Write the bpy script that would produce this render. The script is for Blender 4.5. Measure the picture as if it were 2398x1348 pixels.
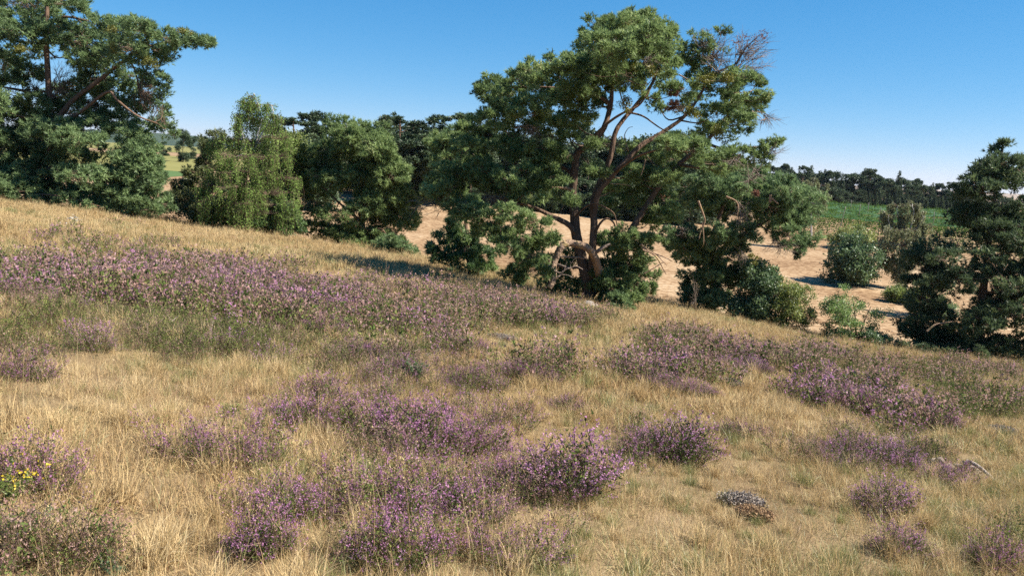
import bpy, math
import numpy as np

rng = np.random.default_rng(11)
SC = bpy.context.scene
for o in list(bpy.data.objects):
    bpy.data.objects.remove(o)
COL = SC.collection

# ------------------------------------------------------------------ camera
EYE = 1.7
LENS, PITCH, ROLL = 28.0, math.radians(8.84), math.radians(3.0)      # the horizon of the photograph drops 3 degrees to the right
FPX = LENS * 2398 / 36.0
cam_d = bpy.data.cameras.new('camera')
cam_d.lens = LENS; cam_d.sensor_width = 36.0
cam_d.clip_start = 0.1; cam_d.clip_end = 20000
cam = bpy.data.objects.new('camera', cam_d)
from mathutils import Vector, Matrix
cam.matrix_world = Matrix.Translation((0, 0, EYE)) @ Matrix.Rotation(math.pi / 2 - PITCH, 4, 'X') @ Matrix.Rotation(ROLL, 4, 'Z')
COL.objects.link(cam)
SC.camera = cam

# ------------------------------------------------------------------ light
SUN_EL, SUN_AZ = math.radians(46), math.radians(97)      # azimuth clockwise from the view direction (+Y)
sd = np.array([math.sin(SUN_AZ) * math.cos(SUN_EL), math.cos(SUN_AZ) * math.cos(SUN_EL), math.sin(SUN_EL)])
w = bpy.data.worlds.new('World'); SC.world = w; w.use_nodes = True
nt = w.node_tree; nt.nodes.clear()
sky = nt.nodes.new('ShaderNodeTexSky'); sky.sky_type = 'NISHITA'; sky.sun_disc = False
sky.sun_elevation = SUN_EL; sky.sun_rotation = SUN_AZ
sky.air_density = 0.6; sky.dust_density = 0.0; sky.ozone_density = 4.0; sky.altitude = 250
hs = nt.nodes.new('ShaderNodeHueSaturation'); hs.inputs['Saturation'].default_value = 1.24
bg = nt.nodes.new('ShaderNodeBackground'); bg.inputs[1].default_value = 0.069
wo = nt.nodes.new('ShaderNodeOutputWorld')
nt.links.new(sky.outputs[0], hs.inputs['Color']); 
sp_ = nt.nodes.new('ShaderNodeSeparateColor'); cb_ = nt.nodes.new('ShaderNodeCombineColor'); nt.links.new(hs.outputs[0], sp_.inputs[0])
for ch, (ka, kg) in enumerate(((.86, .95), (.78, .64), (.90, .48))):      # a film-like shoulder per channel: the blue stays full down to the horizon
    m1 = nt.nodes.new('ShaderNodeMath'); m1.operation = 'MULTIPLY'; m1.inputs[1].default_value = .174; nt.links.new(sp_.outputs[ch], m1.inputs[0])
    m2 = nt.nodes.new('ShaderNodeMath'); m2.operation = 'POWER'; m2.inputs[1].default_value = kg; nt.links.new(m1.outputs[0], m2.inputs[0])
    m3 = nt.nodes.new('ShaderNodeMath'); m3.operation = 'MULTIPLY'; m3.inputs[1].default_value = ka / .174; nt.links.new(m2.outputs[0], m3.inputs[0]); nt.links.new(m3.outputs[0], cb_.inputs[ch])
nt.links.new(cb_.outputs[0], bg.inputs[0]); nt.links.new(bg.outputs[0], wo.inputs[0])
sl = bpy.data.lights.new('sun', 'SUN'); sl.energy = 5.0; sl.angle = math.radians(0.53); sl.color = (1.0, 0.93, 0.82)
so = bpy.data.objects.new('sun', sl); COL.objects.link(so)
so.location = (60, -20, 60)
so.rotation_euler = Vector((-sd[0], -sd[1], -sd[2])).to_track_quat('-Z', 'Y').to_euler()
SC.view_settings.view_transform = 'Standard'; SC.view_settings.look = 'None'
SC.view_settings.exposure = 1.28; SC.view_settings.gamma = 1.0
SC.view_settings.use_curve_mapping = False
SC.render.engine = 'CYCLES'
SC.cycles.max_bounces = 3; SC.cycles.diffuse_bounces = 3; SC.cycles.glossy_bounces = 1
SC.cycles.transmission_bounces = 2; SC.cycles.transparent_max_bounces = 4
SC.cycles.use_denoising = False
SC.cycles.use_adaptive_sampling = False
SC.cycles.caustics_reflective = False; SC.cycles.caustics_refractive = False

# ------------------------------------------------------------------ helpers: photo coordinates -> world
cP, sP = math.cos(PITCH), math.sin(PITCH)
cR, sR = math.cos(ROLL), math.sin(ROLL)
def W(px, py, D):
    """point seen at photo pixel (px,py) at forward distance D (world y)"""
    px = np.asarray(px, float); py = np.asarray(py, float); D = np.asarray(D, float)
    u0 = (px - 1199) / FPX; v0 = (674 - py) / FPX
    u = u0 * cR - v0 * sR; v = u0 * sR + v0 * cR
    dy = cP + v * sP
    return np.stack(np.broadcast_arrays(u / dy * D, D + 0 * u, (-sP + v * cP) / dy * D + EYE), -1)
def proj(p):
    p = np.asarray(p, float); x, y, z = p[..., 0], p[..., 1], p[..., 2] - EYE
    dep = y * cP - z * sP; up = y * sP + z * cP
    dep = np.where(dep < 0.05, 0.05, dep)
    u, v = x / dep, up / dep
    return 1199 + FPX * (u * cR + v * sR), 674 - FPX * (-u * sR + v * cR)

# ------------------------------------------------------------------ value noise
_perm = rng.random((256, 256))
def vnoise(x, y):
    xi = np.floor(x).astype(int); yi = np.floor(y).astype(int)
    fx = x - xi; fy = y - yi
    fx = fx * fx * (3 - 2 * fx); fy = fy * fy * (3 - 2 * fy)
    a = _perm[xi & 255, yi & 255]; b = _perm[(xi + 1) & 255, yi & 255]
    c = _perm[xi & 255, (yi + 1) & 255]; d = _perm[(xi + 1) & 255, (yi + 1) & 255]
    return (a * (1 - fx) + b * fx) * (1 - fy) + (c * (1 - fx) + d * fx) * fy
def fbm(x, y, o=3):
    s = 0; a = 0.5; t = 0
    for i in range(o):
        s = s + a * vnoise(x * 2 ** i + 17.3 * i, y * 2 ** i + 5.1 * i); t += a; a *= .5
    return s / t

# ------------------------------------------------------------------ terrain
_E = [(-150,450,47),(0,470,46),(200,492,45),(400,520,44),(700,565,42),(1000,606,41),(1230,648,41),(1400,684,41),
      (1560,712,40.5),(1800,768,38.5),(2100,816,36),(2398,855,34),(2600,885,33)]
_EP = np.array([W(a, b, d) for a, b, d in _E])
PA, PB = np.linalg.lstsq(_EP[:, :2], _EP[:, 2], rcond=None)[0]
_corr = _EP[:, 2] - (PA * _EP[:, 0] + PB * _EP[:, 1])
def edge_y(x):
    return np.interp(x, _EP[:, 0], _EP[:, 1])
def heath_z(x, y, fine=True):
    ye = edge_y(x)
    t = np.clip(y / ye, 0, 1.3)
    z = PA * x + PB * y + np.interp(x, _EP[:, 0], _corr) * t ** 2
    e = np.maximum(y - ye, 0)
    z = z - 0.02 * e ** 2
    if fine:
        k = np.clip((np.hypot(x, y) - 1.5) / 2, 0, 1)
        z = z + k * (0.18 * (fbm(x * .45, y * .45, 2) - .5) + 0.06 * (fbm(x * 1.9 + 40, y * 1.9, 2) - .5))
    return z
def field_z(x, y):
    r = -8.0 - 3.2 * np.tanh(x / 60) + 2.5 * np.tanh((np.maximum(y, 30) - 50) / 80)
    r = r - .018 * np.maximum(y - 300, 0) * np.clip((x - 10) / 60, 0, 1) * np.clip(1 - (y - 300) / 9000, .2, 1)
    return r + EYE + 0.15 * (fbm(x * .06, y * .06, 2) - .5)
def ground_z(x, y):
    x = np.asarray(x, float); y = np.asarray(y, float)
    h = heath_z(x, y)
    return np.where(y < edge_y(x), h, np.maximum(h, field_z(x, y)))
def hit(px, py, far=False):
    """where the view ray of a photo pixel meets the ground"""
    Ds = np.concatenate([np.linspace(1.5, 60, 1200), np.linspace(60, 500, 1500)])
    if far: Ds = Ds[Ds > 46]
    p = W(np.full_like(Ds, px), np.full_like(Ds, py), Ds)
    below = p[:, 2] < (field_z(p[:, 0], p[:, 1]) if far else ground_z(p[:, 0], p[:, 1]))
    i = int(np.argmax(below)) if below.any() else len(Ds) - 1
    return p[i]

# ------------------------------------------------------------------ mesh building
def new_mesh(name, V, F3=None, F4=None, mat=None, smooth=False, attrs=None):
    me = bpy.data.meshes.new(name)
    V = np.asarray(V, np.float32)
    n3 = 0 if F3 is None else len(F3); n4 = 0 if F4 is None else len(F4)
    me.vertices.add(len(V)); me.vertices.foreach_set('co', V.ravel())
    me.loops.add(n3 * 3 + n4 * 4)
    idx = []
    if n3: idx.append(np.asarray(F3, np.int32).ravel())
    if n4: idx.append(np.asarray(F4, np.int32).ravel())
    me.loops.foreach_set('vertex_index', np.concatenate(idx))
    me.polygons.add(n3 + n4)
    ls = np.concatenate([np.arange(n3) * 3, n3 * 3 + np.arange(n4) * 4]).astype(np.int32)
    me.polygons.foreach_set('loop_start', ls)
    if smooth: me.polygons.foreach_set('use_smooth', np.ones(n3 + n4, bool))
    for k, a in (attrs or {}).items():
        at = me.attributes.new(k, 'FLOAT', 'POINT'); at.data.foreach_set('value', np.asarray(a, np.float32))
    me.update(); 
    if mat: me.materials.append(mat)
    return me
def tag(o, label=None, cat=None, group=None, kind=None):
    if label: o['label'] = label
    if cat: o['category'] = cat
    if group: o['group'] = group
    if kind: o['kind'] = kind
    return o
def empty(name, loc):
    o = bpy.data.objects.new(name, None); o.location = [float(c) for c in loc]
    o.empty_display_size = 0.3; COL.objects.link(o); return o
def mesh_obj(name, me, parent=None):
    o = bpy.data.objects.new(name, me); COL.objects.link(o)
    if parent: o.parent = parent
    return o

class MB:
    """collects geometry in world coordinates and links it as ONE mesh object"""
    def __init__(s): s.V = []; s.F3 = []; s.F4 = []; s.A = []; s.n = 0
    def add(s, V, F3=None, F4=None, tint=0.5):
        V = np.asarray(V, float).reshape(-1, 3)
        if F3 is not None and len(F3): s.F3.append(np.asarray(F3) + s.n)
        if F4 is not None and len(F4): s.F4.append(np.asarray(F4) + s.n)
        s.V.append(V); s.A.append(np.broadcast_to(np.asarray(tint, float), (len(V),))); s.n += len(V)
    def tris(s): return sum(len(f) for f in s.F3) + 2 * sum(len(f) for f in s.F4)
    def mesh(s, name, mat, smooth=False, base=(0, 0, 0)):
        V = np.concatenate(s.V) - np.asarray(base)
        return new_mesh(name, V, np.concatenate(s.F3) if s.F3 else None, np.concatenate(s.F4) if s.F4 else None, mat, smooth,
                        {'tint': np.concatenate(s.A)})
    def build(s, name, mat, parent=None, smooth=False):
        if not s.V: return None
        base = np.array(parent.location) if parent else np.zeros(3)
        if parent and parent.parent: base = base + np.array(parent.parent.location)
        o = mesh_obj(name, s.mesh(name, mat, smooth, base), parent)
        if parent and name in FINE: o['kind'] = 'stuff'
        return o
FINE = {'crown', 'twigs', 'dead_twigs', 'dead_needles', 'mistletoe', 'foliage', 'flowers', 'stems', 'tufts'}

def unit(v): return v / np.maximum(np.linalg.norm(v, axis=-1, keepdims=True), 1e-9)
def rand_dir(n): return unit(rng.normal(size=(n, 3)))
def frames(d, spin=True):
    """(n,3,3) matrices whose third column is d"""
    d = unit(np.asarray(d, float)); n = len(d)
    ref = np.where(np.abs(d[:, 2:3]) > .9, np.array([[1., 0, 0]]), np.array([[0, 0, 1.]]))
    a = unit(np.cross(ref, d)); b = np.cross(d, a)
    if spin:
        t = rng.random(n) * 2 * np.pi; c, s_ = np.cos(t)[:, None], np.sin(t)[:, None]
        a, b = a * c + b * s_, -a * s_ + b * c
    return np.stack([a, b, d], -1)
def stamp(mb, T, F, pos, d, scale, tint):
    """stamp template variants T (k,v,3) with faces F (f,3) at pos along d"""
    n = len(pos)
    if n == 0: return
    R = frames(d); k, v = T.shape[:2]
    var = rng.integers(0, k, n)
    V = np.einsum('nij,nvj->nvi', R, T[var]) * np.asarray(scale).reshape(-1, 1, 1) + pos[:, None, :]
    Fa = (F[None] + (np.arange(n) * v)[:, None, None]).reshape(-1, 3)
    mb.add(V.reshape(-1, 3), F3=Fa, tint=np.repeat(np.broadcast_to(tint, (n,)), v))
def catmull(P, k=5):
    P = np.asarray(P, float)
    if len(P) < 3:
        t = np.linspace(0, 1, k + 1)[:, None]; return P[0] * (1 - t) + P[-1] * t
    Q = np.vstack([2 * P[0] - P[1], P, 2 * P[-1] - P[-2]])
    out = []
    for i in range(1, len(Q) - 2):
        t = np.linspace(0, 1, k, endpoint=False)[:, None]
        p0, p1, p2, p3 = Q[i - 1], Q[i], Q[i + 1], Q[i + 2]
        out.append(.5 * ((2 * p1) + (-p0 + p2) * t + (2 * p0 - 5 * p1 + 4 * p2 - p3) * t ** 2 + (-p0 + 3 * p1 - 3 * p2 + p3) * t ** 3))
    out.append(P[-1:]); return np.vstack(out)
def tube(mb, P, r0, r1, sides=8, rough=0.0, tint=0.5, cap=False, k=5, power=1.0):
    C = catmull(P, k); n = len(C)
    L = np.concatenate([[0], np.cumsum(np.linalg.norm(np.diff(C, axis=0), axis=1))]); t = L / max(L[-1], 1e-9)
    r = r0 + (r1 - r0) * t ** power
    T = unit(np.gradient(C, axis=0))
    a = unit(np.cross(T[0], [0.3, 1, 0.2])); A = []
    for i in range(n):
        a = unit(a - T[i] * np.dot(a, T[i])); A.append(a)
    A = np.array(A); B = np.cross(T, A)
    th = np.arange(sides) / sides * 2 * np.pi
    rr = r[:, None] * (1 + rough * (rng.random((n, sides)) - .5) * 2)
    V = C[:, None] + rr[..., None] * (np.cos(th)[None, :, None] * A[:, None] + np.sin(th)[None, :, None] * B[:, None])
    i, j = np.meshgrid(np.arange(n - 1), np.arange(sides), indexing='ij'); j2 = (j + 1) % sides
    F = np.stack([i * sides + j, i * sides + j2, (i + 1) * sides + j2, (i + 1) * sides + j], -1).reshape(-1, 4)
    V = V.reshape(-1, 3); F3 = None
    if cap:
        V = np.vstack([V, C[-1]]); e = (n - 1) * sides
        F3 = np.array([[e + q, e + (q + 1) % sides, len(V) - 1] for q in range(sides)])
    tt = tint if np.ndim(tint) == 0 else np.concatenate([np.repeat(np.interp(t, [0, 1], tint), sides), [tint[1]] * (1 if cap else 0)])
    mb.add(V, F3=F3, F4=F, tint=tt)
    return C, r
def twigs(mb, S, E, r0, r1, sag=0.0, wob=0.1, tint=0.5):
    """many thin three-sided curved twigs at once"""
    S = np.asarray(S, float); E = np.asarray(E, float); n = len(S)
    if n == 0: return
    d = E - S; L = np.linalg.norm(d, axis=1, keepdims=True)
    M = (S + E) / 2 + rng.normal(size=(n, 3)) * L * wob; M[:, 2] -= (sag * L[:, 0])
    R = frames(d); th = np.arange(3) / 3 * 2 * np.pi
    ring = np.cos(th)[None, :, None] * R[:, None, :, 0] + np.sin(th)[None, :, None] * R[:, None, :, 1]
    r0 = np.broadcast_to(r0, (n,)); r1 = np.broadcast_to(r1, (n,))
    rows = []
    for t in (0, .35, .7, 1.0):
        c = (1 - t) ** 2 * S + 2 * t * (1 - t) * M + t * t * E
        rows.append(c[:, None] + ring * (r0 * (1 - t) + r1 * t)[:, None, None])
    V = np.stack(rows, 1).reshape(n, 12, 3)
    f = np.array([[q * 3 + j, q * 3 + (j + 1) % 3, (q + 1) * 3 + (j + 1) % 3, (q + 1) * 3 + j] for q in range(3) for j in range(3)])
    mb.add(V.reshape(-1, 3), F4=(f[None] + (np.arange(n) * 12)[:, None, None]).reshape(-1, 4), tint=tint)

# ------------------------------------------------------------------ materials
def mat_new(name):
    m = bpy.data.materials.new(name); m.use_nodes = True; m.node_tree.nodes.clear()
    return m, m.node_tree.nodes, m.node_tree.links
def ramp(N, cols):
    r = N.new('ShaderNodeValToRGB'); e = r.color_ramp.elements
    while len(e) < len(cols): e.new(0.5)
    for i, (p, c) in enumerate(cols): e[i].position = p; e[i].color = (*c, 1)
    return r
def leaf_mat(name, cols, trans=0.25, gloss=0.06, patch=0.0, scale=0.6, inst=False, vary=0.25, rough=.5):
    """two-sided foliage: colour from a per-tuft tint plus drifting world-space variation"""
    m, N, L = mat_new(name)
    at = N.new('ShaderNodeAttribute'); at.attribute_name = 'tint'
    val = at.outputs['Fac']
    geo = N.new('ShaderNodeNewGeometry')
    no = N.new('ShaderNodeTexNoise'); no.inputs['Scale'].default_value = scale; no.inputs['Detail'].default_value = 2
    L.new(geo.outputs['Position'], no.inputs['Vector'])
    mm = N.new('ShaderNodeMath'); mm.operation = 'MULTIPLY_ADD'
    L.new(no.outputs['Fac'], mm.inputs[0]); mm.inputs[1].default_value = patch * 2; mm.inputs[2].default_value = -patch
    ad = N.new('ShaderNodeMath'); ad.operation = 'ADD'; L.new(val, ad.inputs[0]); L.new(mm.outputs[0], ad.inputs[1]); val = ad.outputs[0]
    if inst:
        oi = N.new('ShaderNodeObjectInfo')
        m2 = N.new('ShaderNodeMath'); m2.operation = 'MULTIPLY_ADD'
        L.new(oi.outputs['Random'], m2.inputs[0]); m2.inputs[1].default_value = vary; m2.inputs[2].default_value = -vary / 2
        a2 = N.new('ShaderNodeMath'); a2.operation = 'ADD'; L.new(val, a2.inputs[0]); L.new(m2.outputs[0], a2.inputs[1]); val = a2.outputs[0]
    r = ramp(N, cols); L.new(val, r.inputs[0])
    d = N.new('ShaderNodeBsdfDiffuse'); L.new(r.outputs[0], d.inputs[0])
    t = N.new('ShaderNodeBsdfTranslucent'); L.new(r.outputs[0], t.inputs[0])
    mx = N.new('ShaderNodeMixShader'); mx.inputs[0].default_value = trans; L.new(d.outputs[0], mx.inputs[1]); L.new(t.outputs[0], mx.inputs[2])
    out = N.new('ShaderNodeOutputMaterial'); sh = mx.outputs[0]
    if gloss:
        g = N.new('ShaderNodeBsdfGlossy'); g.inputs['Roughness'].default_value = rough
        m3 = N.new('ShaderNodeMixShader'); m3.inputs[0].default_value = gloss
        L.new(sh, m3.inputs[1]); L.new(g.outputs[0], m3.inputs[2]); sh = m3.outputs[0]
    L.new(sh, out.inputs[0]); return m
def bark_mat(name, lo, hi, scale=6, bump=.6, stretch=.25, lichen=None):
    m, N, L = mat_new(name)
    tc = N.new('ShaderNodeTexCoord'); mp = N.new('ShaderNodeMapping'); mp.inputs['Scale'].default_value = (1, 1, stretch)
    L.new(tc.outputs['Object'], mp.inputs[0])
    n1 = N.new('ShaderNodeTexNoise'); n1.inputs['Scale'].default_value = scale; n1.inputs['Detail'].default_value = 6; n1.inputs['Roughness'].default_value = .7
    v1 = N.new('ShaderNodeTexVoronoi'); v1.inputs['Scale'].default_value = scale * 1.4; v1.feature = 'DISTANCE_TO_EDGE'
    L.new(mp.outputs[0], n1.inputs[0]); L.new(mp.outputs[0], v1.inputs[0])
    at = N.new('ShaderNodeAttribute'); at.attribute_name = 'tint'
    mx = N.new('ShaderNodeMix'); mx.data_type = 'RGBA'
    r1 = ramp(N, [(.25, [c * .45 for c in lo]), (.75, [c * 1.25 for c in lo])]); r2 = ramp(N, [(.25, [c * .55 for c in hi]), (.75, [c * 1.2 for c in hi])])
    L.new(n1.outputs['Fac'], r1.inputs[0]); L.new(n1.outputs['Fac'], r2.inputs[0])
    L.new(at.outputs['Fac'], mx.inputs[0]); L.new(r1.outputs[0], mx.inputs[6]); L.new(r2.outputs[0], mx.inputs[7])
    col = mx.outputs[2]
    if lichen:
        n2 = N.new('ShaderNodeTexNoise'); n2.inputs['Scale'].default_value = 3.5; n2.inputs['Detail'].default_value = 4
        L.new(tc.outputs['Object'], n2.inputs[0])
        rr = ramp(N, [(.55, (0, 0, 0)), (.68, (.8, .8, .8))]); L.new(n2.outputs['Fac'], rr.inputs[0])
        m2 = N.new('ShaderNodeMix'); m2.data_type = 'RGBA'; L.new(rr.outputs[0], m2.inputs[0]); L.new(col, m2.inputs[6]); m2.inputs[7].default_value = (*lichen, 1); col = m2.outputs[2]
    p = N.new('ShaderNodeBsdfPrincipled'); p.inputs['Roughness'].default_value = .9; p.inputs['Specular IOR Level'].default_value = .15
    L.new(col, p.inputs['Base Color'])
    sm = N.new('ShaderNodeMath'); sm.operation = 'ADD'; L.new(n1.outputs['Fac'], sm.inputs[0]); L.new(v1.outputs['Distance'], sm.inputs[1])
    b = N.new('ShaderNodeBump'); b.inputs['Strength'].default_value = bump; b.inputs['Distance'].default_value = .06; L.new(sm.outputs[0], b.inputs['Height']); L.new(b.outputs[0], p.inputs['Normal'])
    o = N.new('ShaderNodeOutputMaterial'); L.new(p.outputs[0], o.inputs[0]); return m
def soil_mat(name, cols, scale, bump=.4, bdist=.05, fine=60, furrow=None):
    m, N, L = mat_new(name)
    geo = N.new('ShaderNodeNewGeometry')
    n1 = N.new('ShaderNodeTexNoise'); n1.inputs['Scale'].default_value = scale; n1.inputs['Detail'].default_value = 5; n1.inputs['Roughness'].default_value = .6
    n2 = N.new('ShaderNodeTexNoise'); n2.inputs['Scale'].default_value = fine; n2.inputs['Detail'].default_value = 3; n2.inputs['Roughness'].default_value = .7
    L.new(geo.outputs['Position'], n1.inputs[0]); L.new(geo.outputs['Position'], n2.inputs[0])
    mx = N.new('ShaderNodeMath'); mx.operation = 'MULTIPLY_ADD'; L.new(n2.outputs['Fac'], mx.inputs[0]); mx.inputs[1].default_value = .55
    sb = N.new('ShaderNodeMath'); sb.operation = 'MULTIPLY'; L.new(n1.outputs['Fac'], sb.inputs[0]); sb.inputs[1].default_value = .45; L.new(sb.outputs[0], mx.inputs[2])
    h = mx.outputs[0]
    if furrow:
        mp = N.new('ShaderNodeMapping'); mp.inputs['Rotation'].default_value = (0, 0, furrow[0]); L.new(geo.outputs['Position'], mp.inputs[0])
        wv = N.new('ShaderNodeTexWave'); wv.inputs['Scale'].default_value = furrow[1]; wv.inputs['Distortion'].default_value = 3; wv.inputs['Detail'].default_value = 3; wv.inputs['Detail Scale'].default_value = 2.
        L.new(mp.outputs[0], wv.inputs[0])
        fm = N.new('ShaderNodeMath'); fm.operation = 'MULTIPLY_ADD'; L.new(wv.outputs['Fac'], fm.inputs[0]); fm.inputs[1].default_value = furrow[2]
        L.new(h, fm.inputs[2]); h = fm.outputs[0]
        fs = N.new('ShaderNodeMath'); fs.operation = 'SUBTRACT'; L.new(h, fs.inputs[0]); fs.inputs[1].default_value = furrow[2] / 2; h = fs.outputs[0]
    r = ramp(N, cols); L.new(h, r.inputs[0])
    p = N.new('ShaderNodeBsdfPrincipled'); p.inputs['Roughness'].default_value = .95; p.inputs['Specular IOR Level'].default_value = .1
    L.new(r.outputs[0], p.inputs['Base Color'])
    b = N.new('ShaderNodeBump'); b.inputs['Strength'].default_value = bump; b.inputs['Distance'].default_value = bdist; L.new(h, b.inputs['Height']); L.new(b.outputs[0], p.inputs['Normal'])
    o = N.new('ShaderNodeOutputMaterial'); L.new(p.outputs[0], o.inputs[0]); return m

M = {}
M['thatch'] = soil_mat('dry thatch', [(.3, (0.092, 0.061, 0.032)), (.5, (0.219, 0.155, 0.083)), (.7, (0.299, 0.230, 0.138))], 1.3, .8, .03, 90)
M['field'] = soil_mat('stubble soil', [(.40, (0.139, 0.080, 0.040)), (.48, (0.265, 0.170, 0.093)), (.55, (0.331, 0.231, 0.136)), (.66, (0.410, 0.320, 0.217))], .09, .9, .16, 2.4, furrow=(1.15, .35, .05))
M['meadow'] = soil_mat('pale meadow', [(.3, (0.151, 0.146, 0.045)), (.7, (0.227, 0.211, 0.076))], .05, .3, .1, 3)
M['greenfield'] = soil_mat('green field', [(.3, (0.058, 0.108, 0.036)), (.7, (0.094, 0.144, 0.050))], .05, .3, .1, 2)
M['hill'] = soil_mat('wooded hill', [(.35, (0.025, 0.043, 0.022)), (.6, (0.050, 0.072, 0.032))], .004, .3, 1, .05)
M['pine'] = leaf_mat('pine needles', [(0, (0.059, 0.096, 0.033)), (.45, (0.194, 0.271, 0.098)), (.8, (0.286, 0.373, 0.143)), (1, (0.389, 0.428, 0.188))], .42, .02, .22, .5)
M['pine_blue'] = leaf_mat('blue green pine needles', [(0, (0.056, 0.093, 0.040)), (.5, (0.180, 0.263, 0.110)), (1, (0.299, 0.392, 0.168))], .42, .02, .2, .5)
M['pine_dark'] = leaf_mat('dark pine needles', [(0, (0.032, 0.051, 0.025)), (.5, (0.097, 0.142, 0.062)), (1, (0.193, 0.238, 0.096))], .42, .03, .2, .5)
M['pine_yellow'] = leaf_mat('yellowish pine needles', [(0, (0.063, 0.084, 0.028)), (.5, (0.154, 0.182, 0.063)), (1, (0.266, 0.266, 0.098))], .42, .05, .2, .7)
M['pine_dead'] = leaf_mat('dead brown needles', [(0, (.16, .07, .045)), (1, (.34, .17, .11))], .15, .03, .2, 1)
M['young'] = leaf_mat('fresh pine needles', [(0, (0.064, 0.122, 0.042)), (.5, (0.135, 0.229, 0.072)), (1, (0.229, 0.299, 0.101))], .42, .05, .2, .8)
M['mistletoe'] = leaf_mat('mistletoe leaves', [(0, (.10, .11, .012)), (1, (.24, .22, .03))], .25, .05, .1, 2)
M['birch'] = leaf_mat('birch leaves', [(0, (0.085, 0.142, 0.032)), (.5, (0.185, 0.277, 0.074)), (1, (0.280, 0.378, 0.116))], .42, .0, .15, .8)
M['birch_grey'] = leaf_mat('greyish birch leaves', [(0, (.10, .12, .055)), (.5, (.20, .22, .105)), (1, (.31, .32, .18))], .42, .04, .15, .8)
M['leafy'] = leaf_mat('light broad leaves', [(0, (.08, .12, .03)), (.5, (.17, .22, .06)), (1, (.27, .30, .09))], .42, .03, .15, .8)
M['oak'] = leaf_mat('dark oak leaves', [(0, (0.047, 0.088, 0.038)), (.5, (0.115, 0.182, 0.074)), (1, (0.203, 0.284, 0.115))], .42, .05, .15, .8)
M['thorn'] = leaf_mat('olive thorn leaves', [(0, (0.095, 0.132, 0.038)), (.5, (0.208, 0.255, 0.066)), (1, (0.340, 0.359, 0.095))], .42, .05, .2, .8)
M['robinia'] = leaf_mat('bright shrub leaves', [(0, (0.090, 0.166, 0.044)), (.5, (0.197, 0.301, 0.090)), (1, (0.316, 0.407, 0.136))], .42, .05, .2, .8)
M['forest'] = leaf_mat('forest foliage', [(0, (0.025, 0.046, 0.022)), (.5, (0.064, 0.098, 0.044)), (1, (0.113, 0.145, 0.064))], .12, .03, .2, .05, inst=True, vary=.35)
M['hop'] = leaf_mat('hop leaves', [(0, (0.046, 0.094, 0.021)), (.5, (0.094, 0.172, 0.037)), (1, (0.156, 0.229, 0.062))], .25, .0, .15, .15)
M['net'] = leaf_mat('bluish green crop net', [(0, (0.040, 0.092, 0.040)), (1, (0.080, 0.148, 0.088))], .3, .0, .2, .15)
M['bark'] = bark_mat('pine bark', (.105, .08, .062), (.21, .125, .08), 5, .9, .3)
M['bark_light'] = bark_mat('sunlit pine bark', (0.292, 0.209, 0.151), (0.389, 0.252, 0.165), 12, .9, .5, lichen=(.33, .25, .09))  # paler copy of the bark: sunlight put into the colour, plus lichen spots
M['deadwood'] = bark_mat('dead wood', (0.216, 0.158, 0.122), (0.331, 0.266, 0.223), 9, .6, .3)
M['cutwood'] = bark_mat('sawn wood', (0.360, 0.288, 0.187), (0.360, 0.288, 0.187), 14, .3, 1)
M['twig'] = bark_mat('twigs', (.13, .095, .075), (.30, .20, .14), 8, .2, 1)
M['birchbark'] = bark_mat('birch bark', (0.446, 0.432, 0.403), (0.396, 0.360, 0.324), 3, .3, 3)
M['stone'] = bark_mat('pale stone', (0.265, 0.230, 0.207), (0.288, 0.259, 0.230), 7, .5, 1)
M['greywood'] = bark_mat('weathered stump wood', (.20, .145, .115), (.44, .37, .315), 16, .9, .2)
M['post'] = bark_mat('timber post', (0.252, 0.230, 0.194), (0.252, 0.230, 0.194), 4, .3, .2)
M['straw'] = leaf_mat('dry straw', [(0, (0.212, 0.127, 0.058)), (.3, (0.375, 0.257, 0.125)), (.65, (0.51, 0.378, 0.192)), (1, (0.60, 0.475, 0.28))], .22, 0, .34, .4, inst=True, vary=.3, rough=.35)
M['greengrass'] = leaf_mat('green grass', [(0, (0.102, 0.117, 0.031)), (.5, (0.204, 0.214, 0.066)), (1, (0.367, 0.337, 0.133))], .3, .05, .15, .6, inst=True, vary=.3)
M['rustgrass'] = leaf_mat('rusty grass', [(0, (0.173, 0.094, 0.050)), (.5, (0.317, 0.194, 0.104)), (1, (0.432, 0.295, 0.173))], .22, .03, .15, .8, inst=True, vary=.3)
M['heather_leaf'] = leaf_mat('heather leaves', [(0, (0.039, 0.058, 0.018)), (.5, (0.111, 0.150, 0.042)), (1, (0.260, 0.260, 0.085))], .2, .0, .2, 1.2, inst=True)
M['heather_flower'] = leaf_mat('heather flowers', [(0, (0.234, 0.090, 0.156)), (.5, (0.405, 0.186, 0.333)), (1, (0.553, 0.319, 0.479))], .35, .0, .15, 1.1, inst=True)
M['heather_faded'] = leaf_mat('faded heather flowers', [(0, (.22, .125, .09)), (.5, (.37, .22, .19)), (1, (.45, .31, .27))], .4, .0, .15, 1.1, inst=True)
M['heather_dusty'] = leaf_mat('dusty heather flowers', [(0, (0.220, 0.127, 0.099)), (.5, (0.374, 0.220, 0.237)), (1, (0.484, 0.325, 0.347))], .35, .0, .2, .7, inst=True)
M['heather_stem'] = leaf_mat('heather stems', [(0, (.06, .04, .03)), (1, (.2, .13, .09))], .0, .03, .1, 2, inst=True)
M['lichen'] = leaf_mat('grey lichen', [(0, (.16, .125, .10)), (.5, (.28, .235, .20)), (1, (.38, .34, .30))], .1, .0, .2, 3)
M['moss'] = leaf_mat('rust moss', [(0, (0.220, 0.135, 0.077)), (1, (0.374, 0.257, 0.154))], .2, .0, .2, 3)
M['yellow'] = leaf_mat('yellow flowers', [(0, (0.432, 0.302, 0.014)), (1, (0.576, 0.446, 0.029))], .2, .03, .1, 3)
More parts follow.
